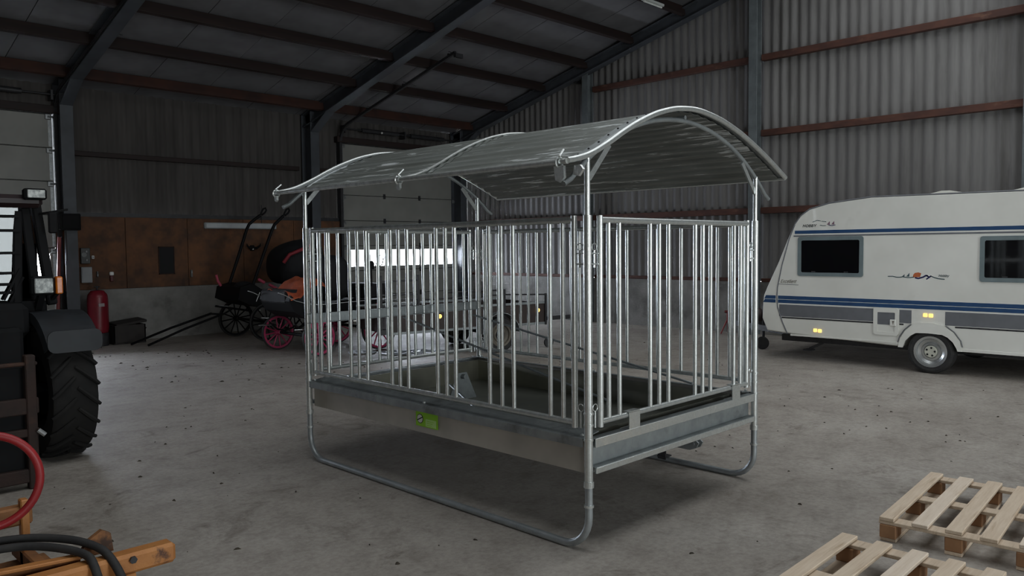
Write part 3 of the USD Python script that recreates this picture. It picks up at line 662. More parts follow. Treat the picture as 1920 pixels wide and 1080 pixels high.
def offset(P, d):
    e = np.roll(P, -1, 0) - P; nrm = np.stack([e[:, 1], -e[:, 0]], 1); nrm /= np.linalg.norm(nrm, axis=1, keepdims=True)
    a = nrm + np.roll(nrm, 1, 0); a /= np.linalg.norm(a, axis=1, keepdims=True); return P + a * d
sgn = 1 if np.sum(pp[:, 0] * np.roll(pp[:, 1], -1) - pp[:, 1] * np.roll(pp[:, 0], -1)) > 0 else -1
rings = []
for x, d in ((CX, -.022), (CX + .006, -.010), (CX + .022, 0), (CX + 2.178, 0), (CX + 2.194, -.010), (CX + 2.2, -.022)):
    q = offset(pp, d * sgn); rings.append(np.c_[np.full(len(q), x), q])
RG = np.array(rings); nR, nP = RG.shape[:2]
cb = MB()
ii, jj = np.meshgrid(np.arange(nR - 1), np.arange(nP), indexing='ij'); j2 = (jj + 1) % nP
cb.add(RG.reshape(-1, 3), np.stack([ii * nP + jj, ii * nP + j2, (ii + 1) * nP + j2, (ii + 1) * nP + jj], -1).reshape(-1, 4))
for k in (0, nR - 1):
    v2, f2 = trimesh.creation.triangulate_polygon(Polygon(RG[k][:, 1:]), engine='earcut')
    cb.add(np.c_[np.full(len(v2), RG[k][0, 0]), v2], f2)
body = part(CV, 'body', cb, M['cara'], label='white caravan body', smooth=28, world=True)
SX = CX - .0025
def strip(z0, z1, y0, y1, m, name='stripe', lab=None, t=.003): return part(CV, name, MB().bx(SX - t + .0025, CX + .002, y0, y1, z0, z1), m, label=lab, world=True)
strip(.926, .978, 5.62, -.56, M['cara_blue'], lab='upper dark blue side stripe'); strip(.868, .918, 5.62, -.56, M['cara_blue'], lab='lower dark blue side stripe')
for a, b in ((5.60, 4.205), (3.855, 3.70), (3.28, -.56)): strip(.665, .845, a, b, M['cara_grey'], lab='grey side band')
for a, b in ((5.56, 4.205), (3.855, 3.80), (3.16, -.56)): strip(.636, .656, a, b, M['dark_steel'], 'rub_strip', 'dark trim line under the grey band')
strip(1.915, 1.962, 5.36, -.5, M['cara_blue'], 'upper_trim', 'dark blue trim line under the roof edge', .004); strip(1.872, 1.892, 5.38, -.5, M['cara_grey'], 'upper_trim', 'grey trim line under the roof edge', .004)
# nose: wrapped blue bars
for z0, z1, y0, y1 in ((.926, .978, 5.66, 5.845), (.868, .918, 5.66, 5.865)):
    part(CV, 'nose_stripe', MB().prism([(y0, z0), (y1, z0), (y1 - .03, z1), (y0, z1)], (CX + .0015, 0, 0), (0, 1, 0), (0, 0, 1), (-.004, 0, 0)), M['cara_blue'], world=True)
seam = [(5.36, 2.06), (5.45, 1.84), (5.56, 1.45), (5.63, 1.11), (5.64, .95), (5.625, .80), (5.55, .58), (5.47, .41)]
part(CV, 'front_seam', MB().tube([(CX - .001, y, z) for y, z in seam], .009, 8), M['cara_grey'], smooth=40, world=True)
roofl = [(5.36, 2.075), (5.27, 2.195), (5.14, 2.285), (4.85, 2.36), (4.25, 2.42), (2.4, 2.405), (-.3, 2.365)]
part(CV, 'roof_trim', MB().tube([(CX + .008, y, z - .008) for y, z in roofl], .011, 8), M['cara_grey'], smooth=40, world=True)
part(CV, 'skirt_trim', MB().bx(CX - .006, CX + .02, 3.86, 5.42, .375, .40, b=.003).bx(CX - .006, CX + .02, -.5, 3.08, .33, .37, b=.003), M['cara'], world=True)
# windows
def rrect(y0, y1, z0, z1, r=.035): return Polygon([(y0 + r, z0 + r), (y1 - r, z0 + r), (y1 - r, z1 - r), (y0 + r, z1 - r)]).buffer(r, 4)
for y0, y1, z0, z1 in ((4.35, 5.31, 1.285, 1.868), (1.75, 2.885, 1.252, 1.838), (-.35, .55, 1.252, 1.838)):
    w = part(CV, 'window', MB().prism(rrect(y0, y1, z0, z1).difference(rrect(y0 + .055, y1 - .055, z0 + .055, z1 - .055, .02)), (CX - .014, 0, 0), (0, 1, 0), (0, 0, 1), (.02, 0, 0)), M['cara_frame'], label='caravan window with grey frame', world=True)
    part(w, 'pane', MB().prism(rrect(y0 + .05, y1 - .05, z0 + .05, z1 - .05, .02), (CX - .009, 0, 0), (0, 1, 0), (0, 0, 1), (.012, 0, 0)), M['black_glass'], world=True)
    for q in (.25, .75): part(w, 'catch', MB().bx(CX - .012, CX - .006, y0 + (y1 - y0) * q - .03, y0 + (y1 - y0) * q + .03, z0 + .06, z0 + .075), M['dark_steel'], world=True)
# locker hatch
hf = rrect(3.862, 4.198, .482, .866, .04)
ht = part(CV, 'locker_hatch', MB().prism(hf.difference(rrect(3.91, 4.145, .53, .80, .01)), (CX - .016, 0, 0), (0, 1, 0), (0, 0, 1), (.018, 0, 0)), M['cara'], label='white framed locker hatch', world=True)
part(ht, 'hatch_panel', MB().bx(CX - .006, CX, 3.905, 4.15, .63, .805), M['cara_grey'], world=True)
part(ht, 'hatch_lower_panel', MB().bx(CX - .006, CX, 3.905, 4.15, .525, .625), M['cara'], world=True)
part(ht, 'hatch_lock', MB().bx(CX - .024, CX - .004, 3.895, 3.975, .615, .705, b=.006), M['cara'], world=True)
part(ht, 'hatch_key', MB().bx(CX - .027, CX - .02, 3.926, 3.934, .64, .68).bx(CX - .027, CX - .02, 3.918, 3.942, .672, .684), plain('key_brown', (.11, .09, .06), .5), world=True)
# wheel arch flare
of = Polygon([(3.865, .33), (3.84, .45), (3.78, .56), (3.69, .645), (3.58, .685), (3.42, .685), (3.29, .655), (3.18, .58), (3.10, .47), (3.07, .33)])
iq = Polygon([(3.815, .30), (3.775, .42), (3.71, .495), (3.64, .54), (3.48, .545), (3.31, .535), (3.245, .505), (3.18, .445), (3.135, .365), (3.115, .30)])
part(CV, 'wheel_arch', MB().prism(of.difference(iq), (CX - .018, 0, 0), (0, 1, 0), (0, 0, 1), (.03, 0, 0)), M['cara'], label='white wheel arch', world=True)
for e in ([(3.872, .40), (3.845, .48), (3.79, .57), (3.70, .655)], [(3.27, .66), (3.165, .58), (3.085, .47), (3.065, .39)]): part(CV, 'arch_seal', MB().tube([(CX - .012, y, z) for y, z in e], .007, 6), M['cara_grey'], smooth=40, world=True)
part(CV, 'wheel_well', MB().bx(CX + .30, CX + .32, 3.0, 3.95, .33, .7).bx(CX + .03, CX + .3, 3.05, 3.88, .56, .58), M['black_rubber'], world=True)
part(CV, 'chassis', MB().bx(CX + .3, CX + .36, -.4, 5.7, .26, .36).bx(CX + 1.85, CX + 1.91, -.4, 5.7, .26, .36).bx(CX + .2, CX + 2.0, 3.42, 3.50, .24, .32), M['dark_steel'], world=True)
def road_wheel(parent, c, axis, r, w, rim_r, hub_m, n_holes=5, world=True, rim_m='chrome'):
    a = np.array(axis, float); c = np.array(c, float)
    t = part(parent, 'wheel', MB().lathe([(rim_r, -w * .42), (rim_r + .02, -w * .5), (r * .86, -w * .5), (r * .96, -w * .42), (r, -w * .3), (r, w * .3), (r * .96, w * .42), (r * .86, w * .5), (rim_r, w * .45), (rim_r, -w * .42)], c, a, 36), M['black_rubber'], label='road wheel', smooth=35, world=world)
    part(t, 'rim', MB().lathe([(rim_r + .012, w * .47), (rim_r + .012, w * .50), (rim_r - .018, w * .47), (rim_r - .03, w * .30), (rim_r * .66, w * .22), (rim_r * .60, w * .30), (rim_r * .46, w * .31), (rim_r * .43, w * .24), (0, w * .24)], c, a, 36), M[rim_m], label='silver wheel rim' if rim_m == 'chrome' else 'dull grey wheel rim', smooth=35, world=world)
    part(t, 'hub', MB().lathe([(rim_r * .40, w * .22), (rim_r * .40, w * .40), (rim_r * .36, w * .43), (0, w * .43)], c, a, 24), hub_m, label='pale hub', smooth=35, world=world)
    x = np.cross(a, [0, 0, 1.]); x /= np.linalg.norm(x); z = np.cross(x, a)
    for k in range(n_holes):
        g = 2 * PI * k / n_holes + .5; p = c + rim_r * .27 * (math.cos(g) * x + math.sin(g) * z)
        part(t, 'wheel_nut', MB().cyl(p + a * w * .40, p + a * w * .445, .014, 8), M['black'], world=world)
    return t
road_wheel(CV, (CX + .10, 3.46, .295), (-1, 0, 0), .295, .185, .198, plain('hub_cream', (.55, .55, .47), .5))
road_wheel(CV, (CX + 2.10, 3.46, .295), (1, 0, 0), .295, .185, .198, plain('hub_cream', (.55, .55, .47), .5))
for (y, z) in ((5.035, .482), (4.965, .478), (3.525, .788), (3.455, .785)):
    lm = part(CV, 'side_reflector', MB().bx(CX - .014, CX + .002, y - .026, y + .026, z - .024, z + .024, b=.005), M['reflector_glow'], label='small amber side reflector with added glow', world=True)
for y, L in ((3.47, .27), (2.42, .28)):
    part(CV, 'roof_vent', MB().prism([(y - L, 2.395), (y - L + .03, 2.43), (y - .06, 2.478), (y + .05, 2.478), (y + L - .05, 2.44), (y + L, 2.395)], (CX + .55, 0, 0), (0, 1, 0), (0, 0, 1), (.5, 0, 0)), M['cara'], label='white roof vent dome', world=True)
# emblems and lettering on the side
def side_text(txt, y, z, h, m, name, lab=None, bold=False, slant=.0, w=1.0, d=.0015):
    t = meshkit.text_mesh(txt, h, d, bold); v = np.array(t.vertices); v[:, 0] = v[:, 0] * w + v[:, 1] * slant
    q = np.c_[CX - .0012 - v[:, 2], y - v[:, 0], z + v[:, 1]]
    return part(CV, name, MB().add(q, t.faces), m, label=lab, world=True)
def ribbon(pts, w): 
    from shapely.geometry import LineString
    return LineString(pts).buffer(w, 4)
def decal(polys, m, name, lab=None):
    mb = MB()
    for p in (polys if isinstance(polys, list) else [polys]): mb.prism(p, (CX - .0005, 0, 0), (0, 1, 0), (0, 0, 1), (-.0018, 0, 0))
    return part(CV, name, mb, m, label=lab, world=True)
M['decal_dark'] = plain('decal_dark', (.020, .028, .028), .5)
M['decal_teal'] = plain('decal_teal', (.05, .09, .10), .5)
M['decal_navy'] = plain('decal_navy', (.018, .018, .09), .5)
M['decal_pink'] = plain('decal_mauve', (.22, .13, .17), .5)
M['decal_sun'] = plain('decal_orange', (.50, .13, .045), .5)
side_text('HOBBY', 5.245, 2.012, .038, M['decal_dark'], 'lettering', 'dark block lettering', True, .25, 1.15)
decal(ribbon([(5.09, 2.085), (5.02, 2.108), (4.97, 2.098)], .004), M['decal_teal'], 'mountain_line'); decal(ribbon([(4.955, 2.092), (4.89, 2.085)], .004), M['decal_teal'], 'mountain_line')
decal(ribbon([(4.975, 2.035), (4.935, 2.026), (4.895, 2.028)], .004), M['decal_teal'], 'wave_line'); decal(ribbon([(4.85, 2.033), (4.80, 2.024), (4.755, 2.033)], .0045), M['decal_navy'], 'wave_line')
for y in (4.855, 4.79): decal(Polygon([(y + .022, 2.042), (y - .022, 2.040), (y - .02, 2.09)]), M['decal_pink'], 'sail')
side_text('Excellent', 5.585, 1.175, .052, plain('script_brown', (.13, .115, .085), .5), 'lettering', 'brown slanted lettering', False, .35, .80)
decal(ribbon([(5.62, 1.155), (5.30, 1.150)], .003), M['cara_grey'], 'underline')
decal(ribbon([(4.01, 1.302), (3.95, 1.304), (3.90, 1.292), (3.86, 1.292), (3.82, 1.300), (3.76, 1.290), (3.72, 1.290), (3.68, 1.298)], .0055), M['decal_teal'], 'wave_line')
decal(Polygon([(3.83, 1.303), (3.80, 1.303), (3.795, 1.335)]), M['decal_teal'], 'sail'); decal(Polygon([(3.775, 1.303), (3.735, 1.303), (3.733, 1.355)]), M['decal_teal'], 'sail')
decal(Polygon([(3.69, 1.295), (3.60, 1.30), (3.585, 1.35), (3.62, 1.362), (3.665, 1.355), (3.685, 1.33)]), M['decal_sun'], 'sun')
decal([ribbon([(3.655, 1.288), (3.62, 1.280), (3.56, 1.300), (3.525, 1.322), (3.51, 1.32)], .010), ribbon([(3.515, 1.318), (3.48, 1.300), (3.465, 1.315), (3.515, 1.275)], .008)], M['decal_navy'], 'wave')
decal(ribbon([(3.465, 1.316), (3.42, 1.296), (3.37, 1.282), (3.30, 1.276)], .006), M['decal_teal'], 'wave_line')
side_text('Hobby', 3.372, 1.308, .030, plain('print_teal', (.10, .13, .14), .5), 'lettering', 'small grey lettering', True, .2, 1.0)
# drawbar, jockey wheel, coupling
dbm = MB().bar((CX + .35, 5.5, .37), (CX + 1.06, 6.9, .40), .05, .09).bar((CX + 1.85, 5.5, .37), (CX + 1.14, 6.9, .40), .05, .09).bx(CX + .95, CX + 1.25, 6.2, 6.28, .34, .40)
part(CV, 'drawbar', dbm, M['dark_steel'], world=True)
jw = part(CV, 'jockey_wheel', MB().lathe([(0, -.035), (.07, -.035), (.10, -.03), (.108, -.015), (.108, .015), (.10, .03), (.07, .035), (0, .035)], (12.36, 6.34, .108), (1, .15, 0), 24), M['black_rubber'], label='black jockey wheel', smooth=35, world=True)
part(jw, 'jockey_stem', MB().tube([(12.42, 6.35, .10), (12.44, 6.37, .75)], .022, 10), M['dark_steel'], smooth=40, world=True)
part(CV, 'coupling_cover', MB().sphere((12.50, 6.55, .56), .12, 2, (1, 1.5, 1.1)), pm('cover_dark', (.035, .018, .018), (.02, .015, .016), rough=.6), label='dark coupling cover', smooth=50, world=True)
for y in (5.0, -.2): part(CV, 'steady_leg', MB().bar((CX + .34, y, .30), (CX + .30, y + .25, .16), .05, .04).bx(CX + .22, CX + .38, y + .2, y + .32, .135, .155), M['dark_steel'], world=True)

# ================================================================== pallets
M['pine'] = pm('pale_pine', (.76, .65, .53), (.68, .56, .44), rough=.75, scale=3.0, stretch=(1.5, 18, 8), detail=5, c3=(.50, .37, .25), s3=1.2, lo3=.58, hi3=.75, space='object', bump=.12, bscale=20)
M['pine2'] = pm('warm_pine', (.68, .56, .43), (.60, .475, .35), rough=.78, scale=3.0, stretch=(1.5, 18, 8), detail=5, c3=(.42, .30, .19), s3=1.2, lo3=.56, hi3=.74, space='object')
M['block'] = pm('pallet_block_wood', (.40, .22, .11), (.29, .15, .075), rough=.85, scale=5, detail=6, space='object')
def pallet(loc, rz, label, seed):
    r = random.Random(seed)
    P = thing('pallet', label, 'pallet', loc, rz)
    for k in range(5):
        y = -.0425 - k * .1755
        mb = MB().box((.6 + r.uniform(-.006, .006), y + r.uniform(-.006, .006), .133), (1.2, .083 + r.uniform(-.006, .006), .021), rotz(r.uniform(-.006, .006)), .003)
        part(P, 'slat', mb, M['pine'] if r.random() < .6 else M['pine2'])
    for x in (.05, .6, 1.15): part(P, 'cross_board', MB().box((x, -.394, .111), (.098, .79, .021), None, .003), M['pine2'])
    for x in (.06, .6, 1.14):
        for y in (-.05, -.394, -.74): part(P, 'block', MB().box((x + r.uniform(-.006, .006), y, .061), (.12, .09, .078), None, .004), M['block'])
    for y in (-.05, -.394, -.74): part(P, 'base_board', MB().box((.6, y, .011), (1.19, .09, .021), None, .003), M['pine2'])
    return P
pallet((4.80, 1.715, 0), .066, 'pale wooden pallet on the floor with its whole near end in view', 3)
pallet((3.19, 1.745, 0), .012, 'pale wooden pallet cut off by the bottom edge, nearest the viewer', 5)

# ================================================================== box trailer behind the feeder
M['dull_rim'] = pm('dull_rim', (.16, .14, .11), (.10, .09, .075), rough=.6, metal=.3, scale=9)
M['brown_ply'] = pm('brown_trailer_board', (.040, .026, .022), (.028, .019, .017), rough=.55, scale=3)
TL = thing('trailer', 'dark brown box trailer with grey rails behind the hay feeder', 'trailer', (9.23, 9.49, 0), math.atan2(-.217, .974))
x0, x1, wT = -1.95, 1.0, 1.35
for a, b, c, d in ((x0, x1, .06, .085), (x0, x1, wT + .06, wT + .085), (x0, x0 + .025, .06, wT + .08), (x1 - .025, x1, .06, wT + .08)):
    part(TL, 'side_board', MB().bx(a, b, c, d, .42, .78, b=.003), M['brown_ply'])
part(TL, 'floor_board', MB().bx(x0, x1, .06, wT + .08, .42, .44), M['brown_ply'])
for z in (.79, .43):
    for y in (.055, wT + .09): part(TL, 'edge_rail', MB().bx(x0, x1, y - .012, y + .012, z - .02, z + .02, b=.003), M['zinc_dull'])
for xx in (x0, 0.15, x1): part(TL, 'stake', MB().bx(xx - .02, xx + .02, .03, .05, .40, 1.05 if 0 < xx < .5 else .95, b=.003), M['dark_steel'])
part(TL, 'load_rail', MB().tube([(-.95, .04, 1.04), (.15, .04, 1.04)], .014, 8).tube([(-.95, .04, 1.04), (-.95, .04, .79)], .012, 8), M['dark_steel'], smooth=40)
part(TL, 'load_rail', MB().tube([(-1.4, .04, .94), (.15, .04, .96), (x1, .04, .93)], .012, 8), M['dark_steel'], smooth=40)
for xx in (-2.06, -1.42): part(TL, 'rack_post', MB().bx(xx - .018, xx + .018, .10, .135, .42, 1.34, b=.003), M['dark_steel'], label='upright of the front rack')
for z in (1.25, 1.03, .95, .86): part(TL, 'rack_bar', MB().bx(-2.06, -1.42, .105, .13, z - .014, z + .014, b=.003), M['dark_steel'], label='cross bar of the front rack')
part(TL, 'front_beam', MB().bx(-2.1, x0, .05, .2, .42, .50, b=.004), M['dark_steel'])
for xx in (-1.08, .84):
    part(TL, 'marker_reflector', MB().lathe([(0, 0), (.032, 0), (.036, .006), (.030, .014), (0, .016)], (xx, .044, .66), (0, -1, 0), 16), M['reflector_glow'], label='round amber reflector with added glow', smooth=40)
for yy, ax in ((.0, (0, -1, 0)), (wT + .14, (0, 1, 0))): road_wheel(TL, (0, yy, .295), ax, .295, .17, .19, M['dark_steel'], world=False, rim_m='dull_rim')
for yy in (.0, wT + .14):
    t = np.linspace(.08, PI - .08, 14); A = np.array([[(.37 * math.cos(a), q, .30 + .37 * math.sin(a)) for q in (yy - .11, yy + .11)] for a in t]); B = np.array([[(.36 * math.cos(a), q, .30 + .36 * math.sin(a)) for q in (yy - .11, yy + .11)] for a in t])
    part(TL, 'mudguard', MB().sheet(A, B), M['zinc_dull'], smooth=40)
part(TL, 'axle', MB().tube([(0, .08, .295), (0, wT + .06, .295)], .03, 10), M['dark_steel'], smooth=40)
part(TL, 'drawbar', MB().bx(1.0, 2.1, .68, .76, .40, .47, b=.004), M['dark_steel'])
part(TL, 'jockey_stem', MB().tube([(1.03, .0, .22), (1.03, .0, .92)], .018, 8).tube([(1.03, .0, .80), (1.10, .0, .80), (1.11, .0, .64)], .010, 8).lathe([(0, -.02), (.09, -.02), (.09, .02), (0, .02)], (1.03, .0, .09), (0, 1, 0), 16).tube([(1.03, .0, .09), (1.03, .0, .25)], .012, 8), M['dark_steel'], label='jockey stem with crank handle', smooth=40)

# crumpled white sheets added as stand-ins for pale floor patches between carriage and trailer
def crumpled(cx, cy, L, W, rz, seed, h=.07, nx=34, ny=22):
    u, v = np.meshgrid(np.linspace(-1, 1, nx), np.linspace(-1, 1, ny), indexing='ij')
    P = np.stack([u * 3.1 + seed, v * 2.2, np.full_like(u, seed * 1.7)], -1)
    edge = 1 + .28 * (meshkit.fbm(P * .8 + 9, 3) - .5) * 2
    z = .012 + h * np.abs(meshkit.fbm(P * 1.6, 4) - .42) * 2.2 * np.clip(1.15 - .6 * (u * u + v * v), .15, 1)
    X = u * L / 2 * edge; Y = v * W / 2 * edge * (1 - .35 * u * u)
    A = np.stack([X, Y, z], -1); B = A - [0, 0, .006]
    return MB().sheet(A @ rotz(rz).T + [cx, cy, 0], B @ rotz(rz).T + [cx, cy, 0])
M['pale_patch'] = pm('pale_patch_white', (.74, .79, .86), (.64, .69, .77), rough=.4, scale=5)
single('pale_patch_sheet', crumpled(8.25, 10.45, 1.15, .55, -.75, 2.0), M['pale_patch'], 'crumpled white sheet added for a pale floor patch in front of the trailer wheel, the larger one', 'plastic sheet', smooth=30, loc=(8.25, 10.45, 0))
single('pale_patch_sheet', crumpled(7.62, 11.15, .42, .32, -.6, 5.0, .09), M['pale_patch'], 'small crumpled white sheet added for a pale floor patch beside the pink carriage wheel', 'plastic sheet', smooth=30, loc=(7.62, 11.15, 0))

# ================================================================== carriages
M['pink'] = pm('pink_paint', (.42, .03, .105), (.34, .024, .085), rough=.45, scale=8)
M['carriage_black'] = plain('carriage_black', (.004, .004, .005), .65, spec=.2)
M['cloth_black'] = pm('black_cover_cloth', (.004, .004, .006), (.006, .006, .008), rough=.8, scale=10, bump=.2, bscale=14)
M['orange_cloth'] = pm('orange_blanket', (.42, .085, .028), (.30, .055, .020), rough=.85, scale=6, bump=.3, bscale=18)
def spoked(parent, c, r, m, n=12, tyre=.024, label=None):
    c = np.array(c, float); rim = MB()
    w = part(parent, 'wheel', rim.lathe([(r - tyre - .035, -.022), (r - tyre, -.024), (r - tyre, .024), (r - tyre - .035, .022), (r - tyre - .035, -.022)], c, (0, 1, 0), 40), m, label=label, smooth=35, world=True)
    part(w, 'tyre', MB().lathe([(r - tyre, -.022), (r - .004, -.02), (r, -.01), (r, .01), (r - .004, .02), (r - tyre, .022), (r - tyre, -.022)], c, (0, 1, 0), 40), M['black_rubber'], smooth=35, world=True)
    for k in range(n):
        a = 2 * PI * k / n + .13; d = np.array([math.cos(a), 0, math.sin(a)])
        part(w, 'spoke', MB().tube([c + d * .05, c + d * (r - tyre - .02)], .013, 8), m, smooth=40, world=True)
    part(w, 'hub', MB().lathe([(0, -.09), (.035, -.085), (.055, -.03), (.055, .03), (.04, .05), (0, .05)], c, (0, 1, 0), 18), m, smooth=35, world=True)
    part(w, 'hub_cap', MB().lathe([(0, -.13), (.02, -.125), (.028, -.085), (0, -.085)], c, (0, 1, 0), 14), M['chrome'], label='chrome hub cap', smooth=35, world=True)
CA = thing('carriage', 'black horse carriage with pink spoked wheels and an orange blanket on its seat', 'carriage', (7.5, 12.05, 0))
for x, r in ((6.95, .31), (8.15, .36)):
    for y in (11.38, 12.72): spoked(CA, (x, y, r), r, M['pink'], label='pink spoked carriage wheel')
    part(CA, 'axle', MB().tube([(x, 11.42, r), (x, 12.68, r)], .026, 10), M['carriage_black'], smooth=40, world=True)
    for y in (11.62, 12.48): part(CA, 'leaf_spring', MB().tube([(x - .30, y, r + .22), (x - .15, y, r + .08), (x, y, r + .04), (x + .15, y, r + .08), (x + .30, y, r + .22)], .016, 8), M['carriage_black'], smooth=40, world=True)
bodyp = [(6.50, .92), (6.53, 1.02), (6.58, .98), (6.68, .90), (7.05, .82), (8.01, .84), (8.5, .86), (8.5, .62), (7.9, .58), (7.3, .55), (6.8, .62), (6.6, .74)]
part(CA, 'body', MB().prism(bodyp, (0, 11.52, 0), (1, 0, 0), (0, 0, 1), (0, .98, 0)), M['carriage_black'], world=True)
for y in (11.505, 12.515):
    part(CA, 'body_trim', MB().tube([(6.30, y, 1.07), (6.40, y, 1.035), (6.61, y, .925), (6.8, y, .87), (7.05, y, .835), (7.5, y, .845), (8.01, y, .86), (8.48, y, .88)], .008, 8), M['chrome'], label='bright trim line along the body edge', smooth=40, world=True)
u, v = np.meshgrid(np.linspace(0, 1, 26), np.linspace(0, 1, 22), indexing='ij')
def cloth(x0, x1, y0, y1, prof, amp, seed, drop=.0):
    X = x0 + (x1 - x0) * u; Y = y0 + (y1 - y0) * v
    z = np.interp(u, prof[0], prof[1]) - drop * np.clip(np.abs(v - .5) * 2 - .7, 0, 1) / .3
    z = z + amp * (meshkit.fbm(np.stack([u * 5 + seed, v * 5, np.zeros_like(u)], -1), 4) - .5)
    A = np.stack([X, Y, z], -1); return MB().sheet(A, A - [0, 0, .012])
part(CA, 'driver_seat', MB().bx(6.5, 6.98, 11.62, 12.48, .86, 1.10, b=.04), M['cloth_black'], world=True)
part(CA, 'blanket', cloth(6.52, 7.22, 11.50, 12.40, ([0, .25, .45, .75, 1], [1.07, 1.08, 1.22, 1.29, 1.18]), .09, 3, .10), M['orange_cloth'], label='orange blanket thrown over the seat', smooth=45, world=True)
hb_ = trimesh.creation.icosphere(subdivisions=3); hv = hb_.vertices.copy(); hv = np.sign(hv) * np.abs(hv) ** .55
hv = hv * [.27, .46, .40] + [7.50, 12.02, 1.26]; hv += .04 * (meshkit.fbm(hv * 6, 3)[:, None] - .5) * np.array([1, 1, .6])
part(CA, 'covered_seat', MB().add(hv, hb_.faces), M['cloth_black'], label='tall seat under a black cloth cover', smooth=60, world=True)
part(CA, 'rear_step', MB().bx(8.05, 8.5, 11.6, 12.5, .88, 1.14, b=.03), M['cloth_black'], world=True)
part(CA, 'lamp', MB().tube([(8.10, 11.5, 1.1), (8.08, 11.48, 1.46)], .012, 8).lathe([(0, 0), (.05, 0), (.055, .10), (.03, .14), (0, .15)], (8.08, 11.48, 1.40), (0, 0, 1), 14), M['carriage_black'], label='black carriage lamp', smooth=40, world=True)
part(CA, 'whip_loop', MB().tube([(8.18, 11.5, 1.42), (8.22, 11.5, 1.56), (8.30, 11.5, 1.66), (8.36, 11.5, 1.60), (8.33, 11.5, 1.48), (8.25, 11.5, 1.44)], .007, 6), M['carriage_black'], smooth=40, world=True)
for y in (11.45, 12.65): part(CA, 'step_bar', MB().tube([(6.55, y, .46), (6.80, y, .45)], .012, 8), M['chrome'], label='chrome step bar', smooth=40, world=True)
part(CA, 'mudguard', MB().tube([(7.86, 11.40, .58), (7.95, 11.40, .74), (8.15, 11.40, .80), (8.4, 11.40, .72)], .016, 8), M['pink'], label='pink mudguard rod', smooth=40, world=True)

CB = thing('carriage', 'black horse carriage with black wheels and upright shafts, farther back by the plywood wall', 'carriage', (8.0, 14.7, 0))
for x, r in ((7.45, .37), (8.75, .42)):
    for y in (14.04, 15.34): spoked(CB, (x, y, r), r, M['carriage_black'], label='black spoked carriage wheel')
    part(CB, 'axle', MB().tube([(x, 14.08, r), (x, 15.30, r)], .026, 10), M['carriage_black'], smooth=40, world=True)
part(CB, 'body', MB().prism([(6.95, .82), (7.0, 1.05), (7.25, 1.12), (7.5, .95), (8.9, .95), (9.0, .70), (7.6, .62), (7.2, .70)], (0, 14.2, 0), (1, 0, 0), (0, 0, 1), (0, 1.0, 0)), M['carriage_black'], world=True)
for yy, top in ((15.0, [(7.17, 1.10), (7.38, 1.66), (7.56, 2.17), (7.62, 2.28), (7.72, 2.36), (7.86, 2.46)]), (14.2, [(7.26, 1.10), (7.5, 1.70), (7.68, 2.14), (7.74, 2.25), (7.84, 2.34), (7.93, 2.42)])):
    sh = MB().tube([(a, yy, b) for a, b in top], .030, 10)
    e = np.array([top[-1][0], yy, top[-1][1]])
    sh.tube([e, e + [.03, 0, .06], e + [.07, 0, .13], e + [.12, 0, .15], e + [.14, 0, .11], e + [.11, 0, .06], e + [.04, 0, .01]], .018, 8)
    part(CB, 'shaft', sh, M['carriage_black'], label='raised carriage shaft with loop end', smooth=40, world=True)
hh = trimesh.creation.icosphere(subdivisions=3); hv = hh.vertices.copy(); hv = np.sign(hv) * np.abs(hv) ** .7
hv = hv * [.52, .52, .42] + [8.42, 14.65, 1.42]; hv[:, 2] += .22 * np.clip((hv[:, 0] - 8.0) / .9, 0, 1); hv += .05 * (meshkit.fbm(hv * 5, 3)[:, None] - .5)
part(CB, 'folded_hood', MB().add(hv, hh.faces), M['cloth_black'], label='folded black hood', smooth=60, world=True)
part(CB, 'hood_strap', MB().tube([(7.90, 14.18, 1.50), (8.0, 14.11, 1.66), (8.2, 14.08, 1.74), (8.5, 14.09, 1.84)], .036, 10), pm('red_strap', (.24, .012, .022), (.19, .01, .02), rough=.6, scale=8), label='dark red padded strap over the hood', smooth=40, world=True)
for p, q in (((7.32, 14.12, 1.20), (7.46, 14.12, 1.12)), ((7.54, 14.12, 1.09), (7.72, 14.12, .99))):
    part(CB, 'strap_pad', MB().bar(p, q, .05, .055, b=.015), pm('rose_pad', (.42, .055, .10), (.36, .045, .085), rough=.6, scale=8), label='rose pink strap pad', world=True)
part(CB, 'front_pad', MB().tube([(6.90, 15.0, 1.28), (6.93, 15.0, 1.16), (6.99, 15.0, 1.06)], .026, 8), MATS['rose_pad'], label='rose pink end pad', smooth=40, world=True)
part(CB, 'front_bundle', MB().sphere((7.22, 14.5, 1.02), .17, 2, (1.1, 1.6, .8)), M['cloth_black'], smooth=50, world=True)
for p, q in (((6.68, 14.6, .70), (6.93, 14.6, .68)), ((7.18, 14.1, .60), (7.34, 14.1, .60)), ((7.30, 14.0, .46), (7.60, 14.0, .43))):
    part(CB, 'step_bar', MB().tube([p, q], .013, 8), M['chrome'], label='chrome step bar', smooth=40, world=True)
part(CB, 'front_pole', MB().tube([(6.68, 14.6, .70), (7.45, 14.6, .55)], .02, 8), M['carriage_black'], smooth=40, world=True)
for k in range(3): part(CB, 'spring_rod', MB().tube([(7.3 + .12 * k, 14.02, .95), (7.22 + .12 * k, 14.02, .78)], .008, 6), M['chrome'], smooth=40, world=True)
DP = thing('draw_pole', 'pair of thin black draft poles sloping from the floor up to the farther carriage', 'carriage pole', (6.1, 14.8, 0))
for p, q, m_ in (((5.42, 15.42, .022), (6.40, 14.15, .60), 0), ((5.56, 14.98, .022), (6.62, 14.22, .56), 0)):
    part(DP, 'pole', MB().tube([p, ((p[0] + q[0]) / 2, (p[1] + q[1]) / 2, (p[2] + q[2]) / 2 + .02), q], .022, 10), M['carriage_black'], smooth=40, world=True)
